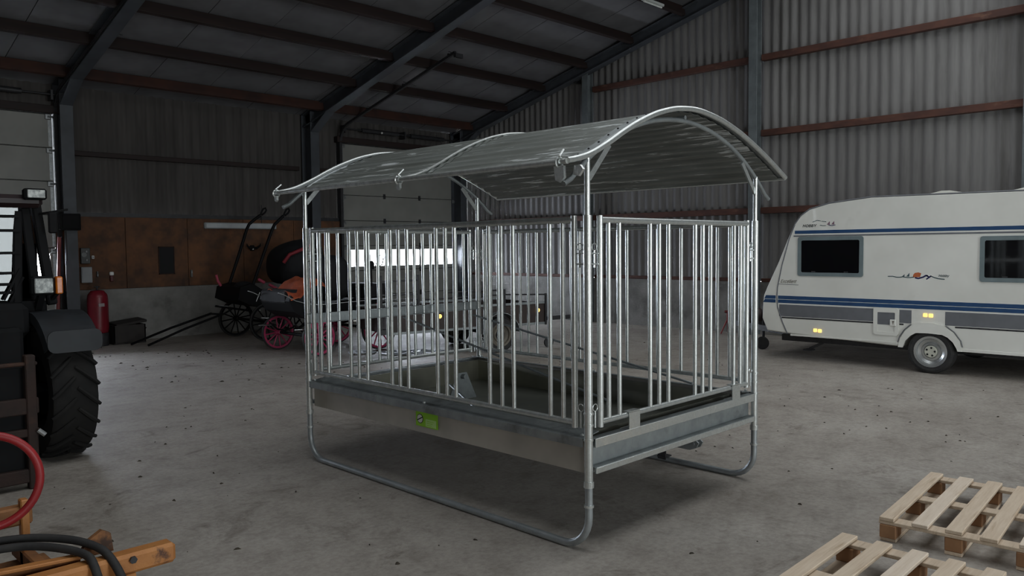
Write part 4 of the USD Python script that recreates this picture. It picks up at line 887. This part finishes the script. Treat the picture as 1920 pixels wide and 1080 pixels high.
part(DP, 'cross_bar', MB().tube([(6.35, 14.12, .60), (6.66, 14.24, .56), (6.95, 14.5, .62)], .018, 8), M['carriage_black'], smooth=40, world=True)

# ================================================================== tractor at the left edge
TR = thing('tractor', 'dark tractor with square headlamp and big lugged tyre, cut by the left edge', 'tractor', (1.3, 8.3, 0))
M['tyre'] = pm('tractor_tyre', (.011, .011, .011), (.018, .017, .016), rough=.9, spec=.25, scale=5, detail=6, bump=.2, bscale=40)
M['tractor_dark'] = pm('tractor_dark', (.0055, .006, .0065), (.008, .008, .009), rough=.8, spec=.2, scale=5)
M['tractor_red'] = pm('tractor_roof_red', (.018, .007, .008), (.013, .006, .007), rough=.5, scale=5)
def lug_tyre(c, r, w, sgn_, nl=20):
    c = np.array(c, float)
    t = part(TR, 'tyre', MB().lathe([(r * .55, -w * .42), (r * .80, -w * .5), (r * .92, -w * .47), (r * .955, -w * .38), (r * .965, 0), (r * .955, w * .38), (r * .92, w * .47), (r * .80, w * .5), (r * .55, w * .42), (r * .55, -w * .42)], c, (1, 0, 0), 48), M['tyre'], label='big lugged tractor tyre', smooth=35, world=True)
    for k in range(nl):
        for s in (-1, 1):
            a0 = 2 * PI * (k + (.5 if s > 0 else 0)) / nl; L = []
            for q in np.linspace(.04, 1, 5):
                a = a0 - .30 * q; rr = r * (.982 if q < .8 else .952)
                L.append(c + np.array([s * w * .49 * q, math.sin(a) * rr, math.cos(a) * rr]))
            part(t, 'lug', MB().tube(L, [.014, .017, .018, .019, .015], 6), M['tyre'], smooth=50, world=True)
    part(t, 'rim', MB().lathe([(r * .56, w * .40), (r * .50, w * .3), (r * .45, w * .1), (0, w * .12)], c, (sgn_, 0, 0), 28), pm('tractor_rim', (.10, .02, .02), (.07, .018, .018), rough=.6), smooth=35, world=True)
lug_tyre((2.05, 7.62, .565), .565, .36, 1); lug_tyre((.55, 7.62, .565), .565, .36, -1)
lug_tyre((2.02, 9.75, .70), .70, .40, 1); lug_tyre((.58, 9.75, .70), .70, .40, -1)
part(TR, 'axle', MB().tube([(.55, 7.62, .565), (2.05, 7.62, .565)], .07, 12), M['tractor_dark'], smooth=40, world=True)
part(TR, 'axle', MB().tube([(.58, 9.75, .70), (2.02, 9.75, .70)], .09, 12), M['tractor_dark'], smooth=40, world=True)
part(TR, 'rear_blocker', MB().bx(.55, 2.0, 9.45, 11.7, .55, 1.85, b=.08), M['tractor_dark'], world=True)  # unseen bulk added behind the cab to block light and reflections
part(TR, 'chassis', MB().bx(.88, 1.74, 7.3, 10.3, .42, 1.15, b=.03), M['tractor_dark'], world=True)
part(TR, 'bonnet', MB().bx(.8, 1.82, 7.42, 7.80, 1.05, 1.34, b=.05), M['tractor_dark'], world=True)
for X, s in ((2.055, 1), (.545, -1)):
    t = np.linspace(-.25, PI * .86, 16); rr = .66
    def fp(r_, a, x): return (x, 7.62 - math.cos(a) * r_ * .98, .565 + .04 + math.sin(a) * r_ * .98)
    t = np.linspace(.62, PI - .15, 16)
    xs = [X - .215, X - .20, X, X + .20, X + .215]; dr = [-.06, 0, .012, 0, -.06]
    A = np.array([[fp(rr + d_, a, x_) for x_, d_ in zip(xs, dr)] for a in t]); B = np.array([[fp(rr + d_ - .012, a, x_) for x_, d_ in zip(xs, dr)] for a in t])
    part(TR, 'fender', MB().sheet(A, B), pm('fender_plastic', (.024, .027, .031), (.017, .019, .022), rough=.5, spec=.3, scale=6), label='grey black front fender', smooth=50, world=True)
    ff = np.array([fp(rr, .62, X)])[0]
    part(TR, 'fender_lip', MB().prism([(-.205, 0), (.205, 0), (.215, -.04), (.20, -.19), (.12, -.215), (-.12, -.215), (-.20, -.19), (-.215, -.04)] if False else rrect(-.205, .205, -.01, .17, .06), (X, ff[1] - .012, ff[2] - .03), (1, 0, 0), (0, 0, 1), (0, .015, 0)), MATS['fender_plastic'], world=True)
cabm = MB()
cab0, cab1, cyf, cyr = .62, 2.0, 7.80, 9.35
for (p, q, w) in (((1.985, cyf, 2.17), (2.06, cyf - .10, 1.30), .075), ((.615, cyf, 2.17), (.54, cyf - .10, 1.30), .075), ((1.985, cyr, 2.17), (2.02, cyr, 1.1), .08), ((.615, cyr, 2.17), (.58, cyr, 1.1), .08), ((1.84, cyf - .02, 2.12), (1.80, cyf - .07, 1.32), .07)):
    part(TR, 'cab_pillar', MB().bar(p, q, w, w, b=.012), M['tractor_dark'], world=True)
part(TR, 'cab_roof', MB().bx(cab0 - .06, cab1 + .02, cyf - .12, cyr + .06, 2.14, 2.25, b=.035), M['tractor_red'], label='dark cab roof', world=True)
part(TR, 'cab_sill', MB().bx(cab0, cab1 + .02, cyf - .1, cyf + .02, 1.22, 1.34, b=.01).bx(cab1 - .04, cab1 + .04, cyf, cyr, 1.1, 1.34, b=.01).bx(cab0 - .04, cab0 + .04, cyf, cyr, 1.1, 1.34, b=.01), M['tractor_dark'], world=True)
M['cab_glass'] = glass_material('cab_glass', (.75, .85, .85), .45)
part(TR, 'door_frame', MB().bar((1.90, cyf - .01, 2.14), (1.95, cyf - .06, 1.34), .05, .07, b=.01), M['tractor_dark'], world=True)
part(TR, 'rear_panel', MB().bx(.66, 1.98, cyr - .02, cyr, 1.3, 1.72, b=.004).bx(.66, 1.40, cyr - .02, cyr, 1.72, 2.14, b=.004), M['tractor_dark'], world=True)
part(TR, 'side_glass', MB().bx(1.985, 1.99, cyf + .03, cyr - .05, 1.34, 2.14), glass_material('side_glass', (.5, .6, .6), .5), world=True)
part(TR, 'side_glass', MB().bx(.61, .615, cyf + .03, cyr - .05, 1.34, 2.14), M['cab_glass'], world=True)
part(TR, 'windscreen', MB().prism([(.66, 1.34), (1.81, 1.34), (1.84, 2.14), (.66, 2.14)], (0, cyf - .055, 0), (1, 0, 0), (0, 0, 1), (0, .006, 0)), M['cab_glass'], world=True)
for z in (2.065, 1.945, 1.755, 1.585, 1.49, 1.42):
    part(TR, 'guard_bar', MB().bx(.66, 1.84, cyf - .085, cyf - .067, z - .011, z + .011), M['tractor_dark'], world=True)
for p, q in (((1.70, 1.36), (1.83, 1.62)), ((1.74, 1.32), (1.85, 1.55))):
    part(TR, 'guard_stay', MB().bar((p[0], cyf - .09, p[1]), (q[0], cyf - .09, q[1]), .018, .018), M['tractor_dark'], world=True)
part(TR, 'operator_seat', MB().bx(1.1, 1.55, 8.5, 8.95, 1.15, 1.30, b=.04).bx(1.1, 1.55, 8.88, 9.0, 1.28, 1.75, b=.04), M['cloth_black'], world=True)
part(TR, 'steering_wheel', MB().tube(arc((1.3, 8.25, 1.52), .19, 0, 2 * PI, 24, (1, 0, 0), (0, .5, .85))[:-1], .014, 8, closed=True).tube([(1.3, 8.25, 1.52), (1.3, 8.05, 1.2)], .025, 8), M['tractor_dark'], smooth=40, world=True)
M['lens'] = pm('lamp_lens', (.50, .52, .50), (.22, .235, .23), rough=.45, metal=.15, scale=22, detail=3, lo=.4, hi=.6)
M['amber'] = pm('amber_lens', (.62, .16, .01), (.42, .09, .01), rough=.25, scale=14)
hl = part(TR, 'headlamp', MB().bx(1.86, 2.035, 7.50, 7.60, 1.395, 1.555, b=.02), M['tractor_dark'], label='square headlamp', world=True)
part(hl, 'headlamp_lens', MB().bx(1.878, 2.018, 7.488, 7.505, 1.413, 1.538, b=.006), M['lens'], world=True)
part(hl, 'headlamp_arm', MB().bar((1.95, 7.58, 1.40), (1.95, 7.74, 1.25), .05, .05), M['tractor_dark'], world=True)
ind = part(TR, 'indicator', MB().bx(2.045, 2.10, 7.51, 7.58, 1.40, 1.55, b=.01), M['amber'], label='amber indicator lamp', world=True)
part(ind, 'indicator_arm', MB().bar((2.07, 7.56, 1.42), (2.05, 7.7, 1.34), .03, .03), M['tractor_dark'], world=True)
wl_ = part(TR, 'work_lamp', MB().bx(1.86, 2.03, 7.60, 7.70, 2.205, 2.30, b=.015), M['tractor_dark'], label='rectangular work lamp on the cab roof', world=True)
part(wl_, 'work_lamp_lens', MB().bx(1.878, 2.012, 7.588, 7.604, 2.219, 2.288, b=.005), M['lens'], world=True)
mr = part(TR, 'mirror', MB().bx(2.03, 2.10, 7.60, 7.63, 1.92, 2.10, b=.012), M['tractor_dark'], label='black side mirror', world=True)
part(mr, 'mirror_arm', MB().tube([(2.0, 7.74, 2.09), (2.07, 7.66, 2.105), (2.20, 7.66, 2.13)], .010, 6), M['tractor_dark'], smooth=40, world=True)
HS = thing('loader_headstock', 'rusty brown steel loader frame in front of the tractor tyre', 'loader frame', (1.3, 6.65, 0))
M['rust'] = pm('dark_rust', (.024, .010, .0065), (.014, .007, .005), rough=.8, scale=7, detail=7, c3=(.055, .022, .011), s3=3, lo3=.55, hi3=.72, bump=.2, bscale=60)
for X in (1.61, .75): part(HS, 'upright', MB().bx(X - .035, X + .035, 6.62, 6.70, 0, 1.0, b=.008), M['rust'], world=True)
for z, h in ((.935, .014), (.62, .06), (.42, .03), (.10, .05)): part(HS, 'cross_member', MB().bx(.70, 1.66, 6.63, 6.69, z - h, z + h, b=.008), M['rust'], world=True)
part(HS, 'backing_plate', MB().bx(.78, 1.58, 6.70, 6.715, .1, .9), M['tractor_dark'], world=True)
part(HS, 'lock_pin', MB().tube([(1.64, 6.60, .44), (1.68, 6.58, .40)], .018, 8), M['chrome'], label='bright lock pin', smooth=40, world=True)

# ================================================================== orange implement with red hoop, bottom left corner
IM = thing('orange_implement', 'worn orange steel implement with black hoses and red hoop in the bottom left corner', 'farm implement', (1.1, 4.2, 0))
M['orange'] = pm('worn_orange', (.50, .215, .060), (.40, .155, .040), rough=.55, scale=5, detail=7, c3=(.10, .04, .02), s3=6, lo3=.62, hi3=.70, bump=.15, bscale=60)
M['orange_dark'] = pm('worn_orange_dirty', (.30, .125, .040), (.17, .075, .03), rough=.7, scale=6, detail=7, c3=(.06, .03, .018), s3=5, lo3=.55, hi3=.68, bump=.15, bscale=60)
M['hoop_red'] = pm('hoop_red', (.33, .016, .018), (.24, .012, .016), rough=.45, scale=5, detail=4)
mt = part(IM, 'main_tube', MB().bx(.35, 1.57, 3.95, 4.05, .20, .30, b=.016), M['orange'], world=True)
part(mt, 'tube_bolt', MB().lathe([(0, 0), (.018, 0), (.018, .014), (0, .014)], (1.36, 3.95, .272), (0, -1, 0), 6), M['dark_steel'], world=True)
part(IM, 'gusset_plate', MB().prism([(.35, .02), (1.37, .02), (1.37, .205), (1.08, .215), (.35, .215)], (0, 3.955, 0), (1, 0, 0), (0, 0, 1), (0, -.014, 0)), M['orange'], world=True)
part(IM, 'front_plate', MB().prism([(.35, 3.50), (1.35, 3.50), (1.37, 3.95), (.35, 3.95)], (0, 0, .02), (1, 0, 0), (0, 1, 0), (0, 0, .014)), M['orange'], world=True)
part(IM, 'top_flange', MB().bar((.40, 4.24, .305), (1.17, 4.09, .305), .05, .018, b=.004), M['orange'], world=True)
part(IM, 'flange_web', MB().bar((.40, 4.24, .16), (1.17, 4.09, .16), .014, .27), M['orange_dark'], world=True)
part(IM, 'lug_plate', MB().prism([(1.16, .28), (1.33, .28), (1.32, .37), (1.28, .395), (1.22, .36)], (0, 4.12, 0), (1, 0, 0), (0, 0, 1), (0, .03, 0)), M['orange_dark'], world=True)
part(IM, 'arm', MB().bar((1.12, 4.10, .12), (1.12, 5.02, .12), .06, .08, b=.008), M['orange_dark'], world=True)
part(IM, 'upright', MB().bx(1.09, 1.13, 4.78, 4.84, .0, .44, b=.006), M['orange'], world=True)
part(IM, 'base_shoe', MB().bx(.4, 1.25, 4.70, 5.0, 0, .06, b=.01).bx(.4, 1.30, 3.6, 4.1, 0, .022), M['orange_dark'], world=True)
part(IM, 'cross_tube', MB().bx(.2, 1.15, 4.80, 4.88, .30, .40, b=.01), M['orange_dark'], world=True)
hc = np.array([.885, 4.53, .635]); ud = np.array([.97, -.24, 0]); 
hp = part(IM, 'hoop', MB().tube(arc(hc, .232, 0, 2 * PI, 48, ud, (0, 0, 1))[:-1], .0205, 12, closed=True), M['hoop_red'], label='red tubular hoop', smooth=40, world=True)
part(IM, 'hoop_stay', MB().bar((.885, 4.53, .42), (.885, 4.84, .36), .03, .03), M['orange_dark'], world=True)
part(IM, 'hoop_post', MB().bar((.885, 4.56, .40), (.885, 4.50, .06), .035, .03), M['orange_dark'], world=True)
for pts in ([(.55, 4.45, .30), (.80, 4.38, .345), (.98, 4.30, .35), (1.10, 4.16, .345), (1.18, 3.99, .325), (1.19, 3.90, .24), (1.20, 3.84, .10), (1.21, 3.70, .05)],
            [(.55, 4.52, .30), (.82, 4.46, .36), (1.02, 4.36, .365), (1.16, 4.20, .36), (1.25, 4.02, .33), (1.28, 3.90, .25), (1.30, 3.80, .12), (1.32, 3.62, .05)], [(.50, 4.25, .30), (.70, 4.30, .335), (.80, 4.28, .20), (.82, 4.26, .08)]):
    P = np.array(pts); s_ = np.r_[0, np.cumsum(np.linalg.norm(np.diff(P, axis=0), axis=1))]
    q = np.linspace(0, s_[-1], 40); C_ = np.stack([PchipInterpolator(s_, P[:, k])(q) for k in range(3)], 1)
    part(IM, 'hose', MB().tube(C_, .0195, 10), M['black_rubber'], label='black hydraulic hose', smooth=40, world=True)

# ================================================================== along the left wall
RT_ = thing('pressure_tank', 'tall red cylindrical tank standing against the wall beside the column', 'tank', (5.0, 15.86, 0))
M['tank_red'] = pm('tank_red', (.20, .008, .018), (.16, .008, .016), rough=.35, scale=5)
part(RT_, 'shell', MB().lathe([(0, .20), (.10, .205), (.165, .25), (.18, .32), (.18, .88), (.165, .96), (.11, 1.03), (0, 1.05)], (5.0, 15.86, 0), (0, 0, 1), 32), M['tank_red'], smooth=40, world=True)
part(RT_, 'stand', MB().lathe([(.15, 0), (.17, 0), (.17, .24), (.15, .24), (.15, 0)], (5.0, 15.86, 0), (0, 0, 1), 24), M['dark_steel'], smooth=40, world=True)
part(RT_, 'valve', MB().tube([(5.0, 15.86, 1.04), (5.0, 15.86, 1.12)], .02, 8).tube([(4.95, 15.86, 1.10), (5.05, 15.86, 1.10)], .012, 8), M['dark_steel'], smooth=40, world=True)
part(RT_, 'rating_plate', MB().bx(4.96, 5.06, 15.672, 15.682, .74, .80), plain('plate_grey', (.35, .3, .3), .4), world=True)
CR = thing('crate', 'dark open crate on the floor beside the red tank', 'crate', (5.5, 15.95, 0))
M['crate'] = pm('crate_dark', (.022, .019, .018), (.032, .027, .024), rough=.8, scale=8)
for a, b, c, d in ((5.22, 5.80, 15.72, 15.745), (5.22, 5.80, 16.14, 16.165), (5.22, 5.245, 15.72, 16.16), (5.775, 5.80, 15.72, 16.16)): part(CR, 'side_board', MB().bx(a, b, c, d, .02, .36, b=.004), M['crate'], world=True)
part(CR, 'base', MB().bx(5.22, 5.80, 15.72, 16.16, 0, .03), M['crate'], world=True)
part(CR, 'lid', MB().box((5.55, 15.94, .40), (.56, .44, .05), rotx(.05) @ roty(-.12), .01), M['crate'], world=True)
part(CR, 'handle', MB().tube([(5.80, 15.86, .24), (5.86, 15.87, .27), (5.86, 16.01, .27), (5.80, 16.02, .24)], .012, 8), M['crate'], smooth=40, world=True)
RP = single('red_pole', MB().tube([(4.22, 15.58, .0), (4.335, 15.62, 2.02)], .030, 10), pm('faded_red', (.22, .045, .042), (.16, .03, .03), rough=.6, scale=5), 'slim faded red pole leaning by the tractor side of the column', 'pole', smooth=40, loc=(4.3, 15.6, 0))
cbx = thing('control_box', 'black door control box fixed to the column beside the tractor side door', 'control box', (4.56, 15.84, 2.3))
part(cbx, 'case', MB().bx(4.40, 4.74, 15.76, 15.895, 2.15, 2.45, b=.012), M['tractor_dark'], world=True)
part(cbx, 'cover', MB().bx(4.43, 4.71, 15.745, 15.765, 2.18, 2.42, b=.006), M['tractor_dark'], world=True)
part(cbx, 'conduit', MB().tube([(4.5, 15.82, 2.15), (4.5, 15.82, 1.6)], .012, 8), M['black_rubber'], smooth=40, world=True)
def wallbox(name, label, cat, x0, x1, z0, z1, m, d=.08, extra=None):
    t = thing(name, label, cat, ((x0 + x1) / 2, YW - .03, (z0 + z1) / 2))
    part(t, 'case', MB().bx(x0, x1, YW - .03 - d, YW - .029, z0, z1, b=.008), m, world=True)
    if extra: extra(t)
    return t
gb = plain('box_grey', (.30, .31, .32), .5)
wallbox('junction_box', 'pale grey switch box on the plywood beside the column', 'switch box', 4.84, 5.03, 1.17, 1.47, gb, .09, lambda t: part(t, 'cover', MB().bx(4.855, 5.015, YW - .127, YW - .119, 1.185, 1.455, b=.003), gb, world=True))
def meter_parts(t):
    part(t, 'dial', MB().lathe([(0, 0), (.045, 0), (.045, .008), (0, .008)], (4.90, YW - .105, 1.70), (0, -1, 0), 18), plain('dial_grey', (.16, .17, .17), .3), world=True)
    for z in (1.60, 1.76): part(t, 'switch', MB().bx(4.93, 4.96, YW - .115, YW - .104, z - .02, z + .02, b=.003), gb, world=True)
wallbox('meter_box', 'dark meter box above the pale switch box', 'meter box', 4.845, 5.01, 1.53, 1.83, plain('meter_dark', (.035, .037, .035), .4), .075, meter_parts)
wallbox('wall_socket', 'small white socket beside the meter box', 'socket', 5.045, 5.095, 1.62, 1.685, M['white'], .04, lambda t: part(t, 'rocker', MB().bx(5.055, 5.085, YW - .075, YW - .068, 1.635, 1.67, b=.002), gb, world=True))
wallbox('cable_switch', 'tiny grey switch right of the pale switch box', 'switch', 5.125, 5.155, 1.27, 1.38, plain('switch_dull', (.10, .10, .10), .4), .04, lambda t: part(t, 'button', MB().bx(5.132, 5.148, YW - .075, YW - .068, 1.30, 1.33), gb, world=True))
wallbox('warning_lamp', 'small red lamp with white cap on the plywood', 'signal lamp', 5.36, 5.42, 1.18, 1.29, plain('lamp_red', (.10, .012, .012), .4), .05, lambda t: part(t, 'cap', MB().bx(5.352, 5.428, YW - .085, YW - .029, 1.295, 1.365, b=.012), M['white'], world=True))
wallbox('wall_switch', 'narrow grey switch on the plywood right of the dark hatch', 'switch', 6.93, 6.97, 1.21, 1.36, plain('switch_grey', (.14, .14, .13), .4), .045, lambda t: part(t, 'button', MB().bx(6.94, 6.96, YW - .08, YW - .073, 1.29, 1.33), gb, world=True))
hatch = thing('wall_hatch', 'black rectangular hatch in the plywood', 'hatch', (6.45, YW - .03, 1.56))
part(hatch, 'board', MB().bx(6.31, 6.60, YW - .042, YW - .029, 1.30, 1.83), plain('hatch_black', (.004, .004, .005), .8), world=True)
for a, b, c, d in ((6.295, 6.615, 1.285, 1.305), (6.295, 6.615, 1.825, 1.845), (6.295, 6.315, 1.285, 1.845), (6.595, 6.615, 1.285, 1.845)): part(hatch, 'frame', MB().bx(a, b, YW - .05, YW - .029, c, d, b=.003), M['rust'], world=True)
tlm = thing('wall_light', 'long white tube light fixed along the top of the plywood', 'tube light', (8.05, YW - .06, 2.3))
part(tlm, 'housing', MB().bx(7.24, 8.88, YW - .10, YW - .029, 2.215, 2.345, b=.012), plain('housing_white', (.34, .37, .38), .4), world=True)
part(tlm, 'diffuser', MB().bx(7.26, 8.86, YW - .125, YW - .098, 2.225, 2.335, b=.012), pm('diffuser', (.46, .49, .50), (.40, .43, .45), rough=.35), world=True)
part(tlm, 'cable', MB().tube([(8.55, YW - .04, 2.34), (8.56, YW - .04, 2.75)], .008, 6), M['black_rubber'], smooth=40, world=True)
hn = thing('wall_horn', 'dark horn-shaped hook on the plywood above the farther carriage', 'hook', (8.31, YW - .06, 1.8))
part(hn, 'base', MB().bx(8.26, 8.36, YW - .06, YW - .029, 1.74, 1.86, b=.01), M['tractor_dark'], world=True)
for s in (-1, 1): part(hn, 'horn', MB().tube([(8.31, YW - .06, 1.80), (8.31 + s * .08, YW - .10, 1.80), (8.31 + s * .15, YW - .12, 1.85), (8.31 + s * .16, YW - .12, 1.90)], [.03, .026, .018, .006], 8), M['tractor_dark'], smooth=40, world=True)
part(hn, 'knob', MB().sphere((8.31, YW - .08, 1.775), .022, 1), M['white'], smooth=40, world=True)

# ---- by the right wall
AS = thing('axle_stand', 'small red axle stand on the floor by the concrete base wall', 'axle stand', (14.05, 7.95, 0))
M['stand_red'] = plain('stand_red', (.20, .02, .018), .5)
for k in range(3):
    a = 2 * PI * k / 3 + .4; part(AS, 'leg', MB().bar((14.05, 7.95, .30), (14.05 + .14 * math.cos(a), 7.95 + .14 * math.sin(a), .01), .03, .02), M['stand_red'], world=True)
part(AS, 'column', MB().tube([(14.05, 7.95, .24), (14.05, 7.95, .42)], .022, 10), M['stand_red'], smooth=40, world=True)
part(AS, 'saddle', MB().bx(13.99, 14.11, 7.92, 7.98, .42, .435).bx(13.99, 14.005, 7.92, 7.98, .42, .47).bx(14.095, 14.11, 7.92, 7.98, .42, .47), M['stand_red'], world=True)

# ---- scattered bits of hay and dirt on the floor: nobody could count them
bits = MB()
for k in range(420):
    if k < 160: x, y = nrng.uniform(4.2, 8.0), nrng.uniform(9.5, 15.5)
    elif k < 330: x, y = nrng.uniform(1.6, 9), nrng.uniform(1.5, 9)
    else: x, y = nrng.uniform(6, 12), nrng.uniform(1, 12)
    if FX0 - .25 < x < FX1 + .25 and FY0 - .25 < y < FY1 + .25: continue
    if (6.9 < x < 10.8 and 8.6 < y < 11.6) or (6.1 < x < 9.4 and 11.0 < y < 15.7) or (10.9 < x and 0 < y < 7.2): continue
    if (5.2 < x < 6.9 and 14.0 < y) or (2.9 < x < 6.3 and y < 2.2): continue
    s_ = nrng.uniform(.008, .028) * (1.5 if k < 160 else 1.0); n_ = 7
    a = np.sort(nrng.uniform(0, 2 * PI, n_)); rr = nrng.uniform(.4, 1, n_) * s_; sq = nrng.uniform(.4, 1); th = nrng.uniform(0, PI)
    px_, py_ = rr * np.cos(a), rr * np.sin(a) * sq; c, s0 = math.cos(th), math.sin(th)
    X_, Y_ = x + c * px_ - s0 * py_, y + s0 * px_ + c * py_
    top = np.c_[X_ * .5 + x * .5, Y_ * .5 + y * .5, nrng.uniform(.3, 1, n_) * s_ * .35 + .002]; bot = np.c_[X_, Y_, np.full(n_, .0005)]
    v_ = np.vstack([bot, top, [[x, y, s_ * .4]]]); j = np.arange(n_); j2_ = (j + 1) % n_
    bits.add(v_, np.vstack([np.stack([j, j2_, n_ + j2_], 1), np.stack([j, n_ + j2_, n_ + j], 1), np.stack([n_ + j, n_ + j2_, np.full(n_, 2 * n_)], 1)]))
single('hay_bits', bits, pm('dark_bits', (.030, .024, .017), (.055, .043, .028), rough=.9, scale=9), 'scattered dark bits of hay and dirt on the concrete floor', 'hay bits', kind='stuff')
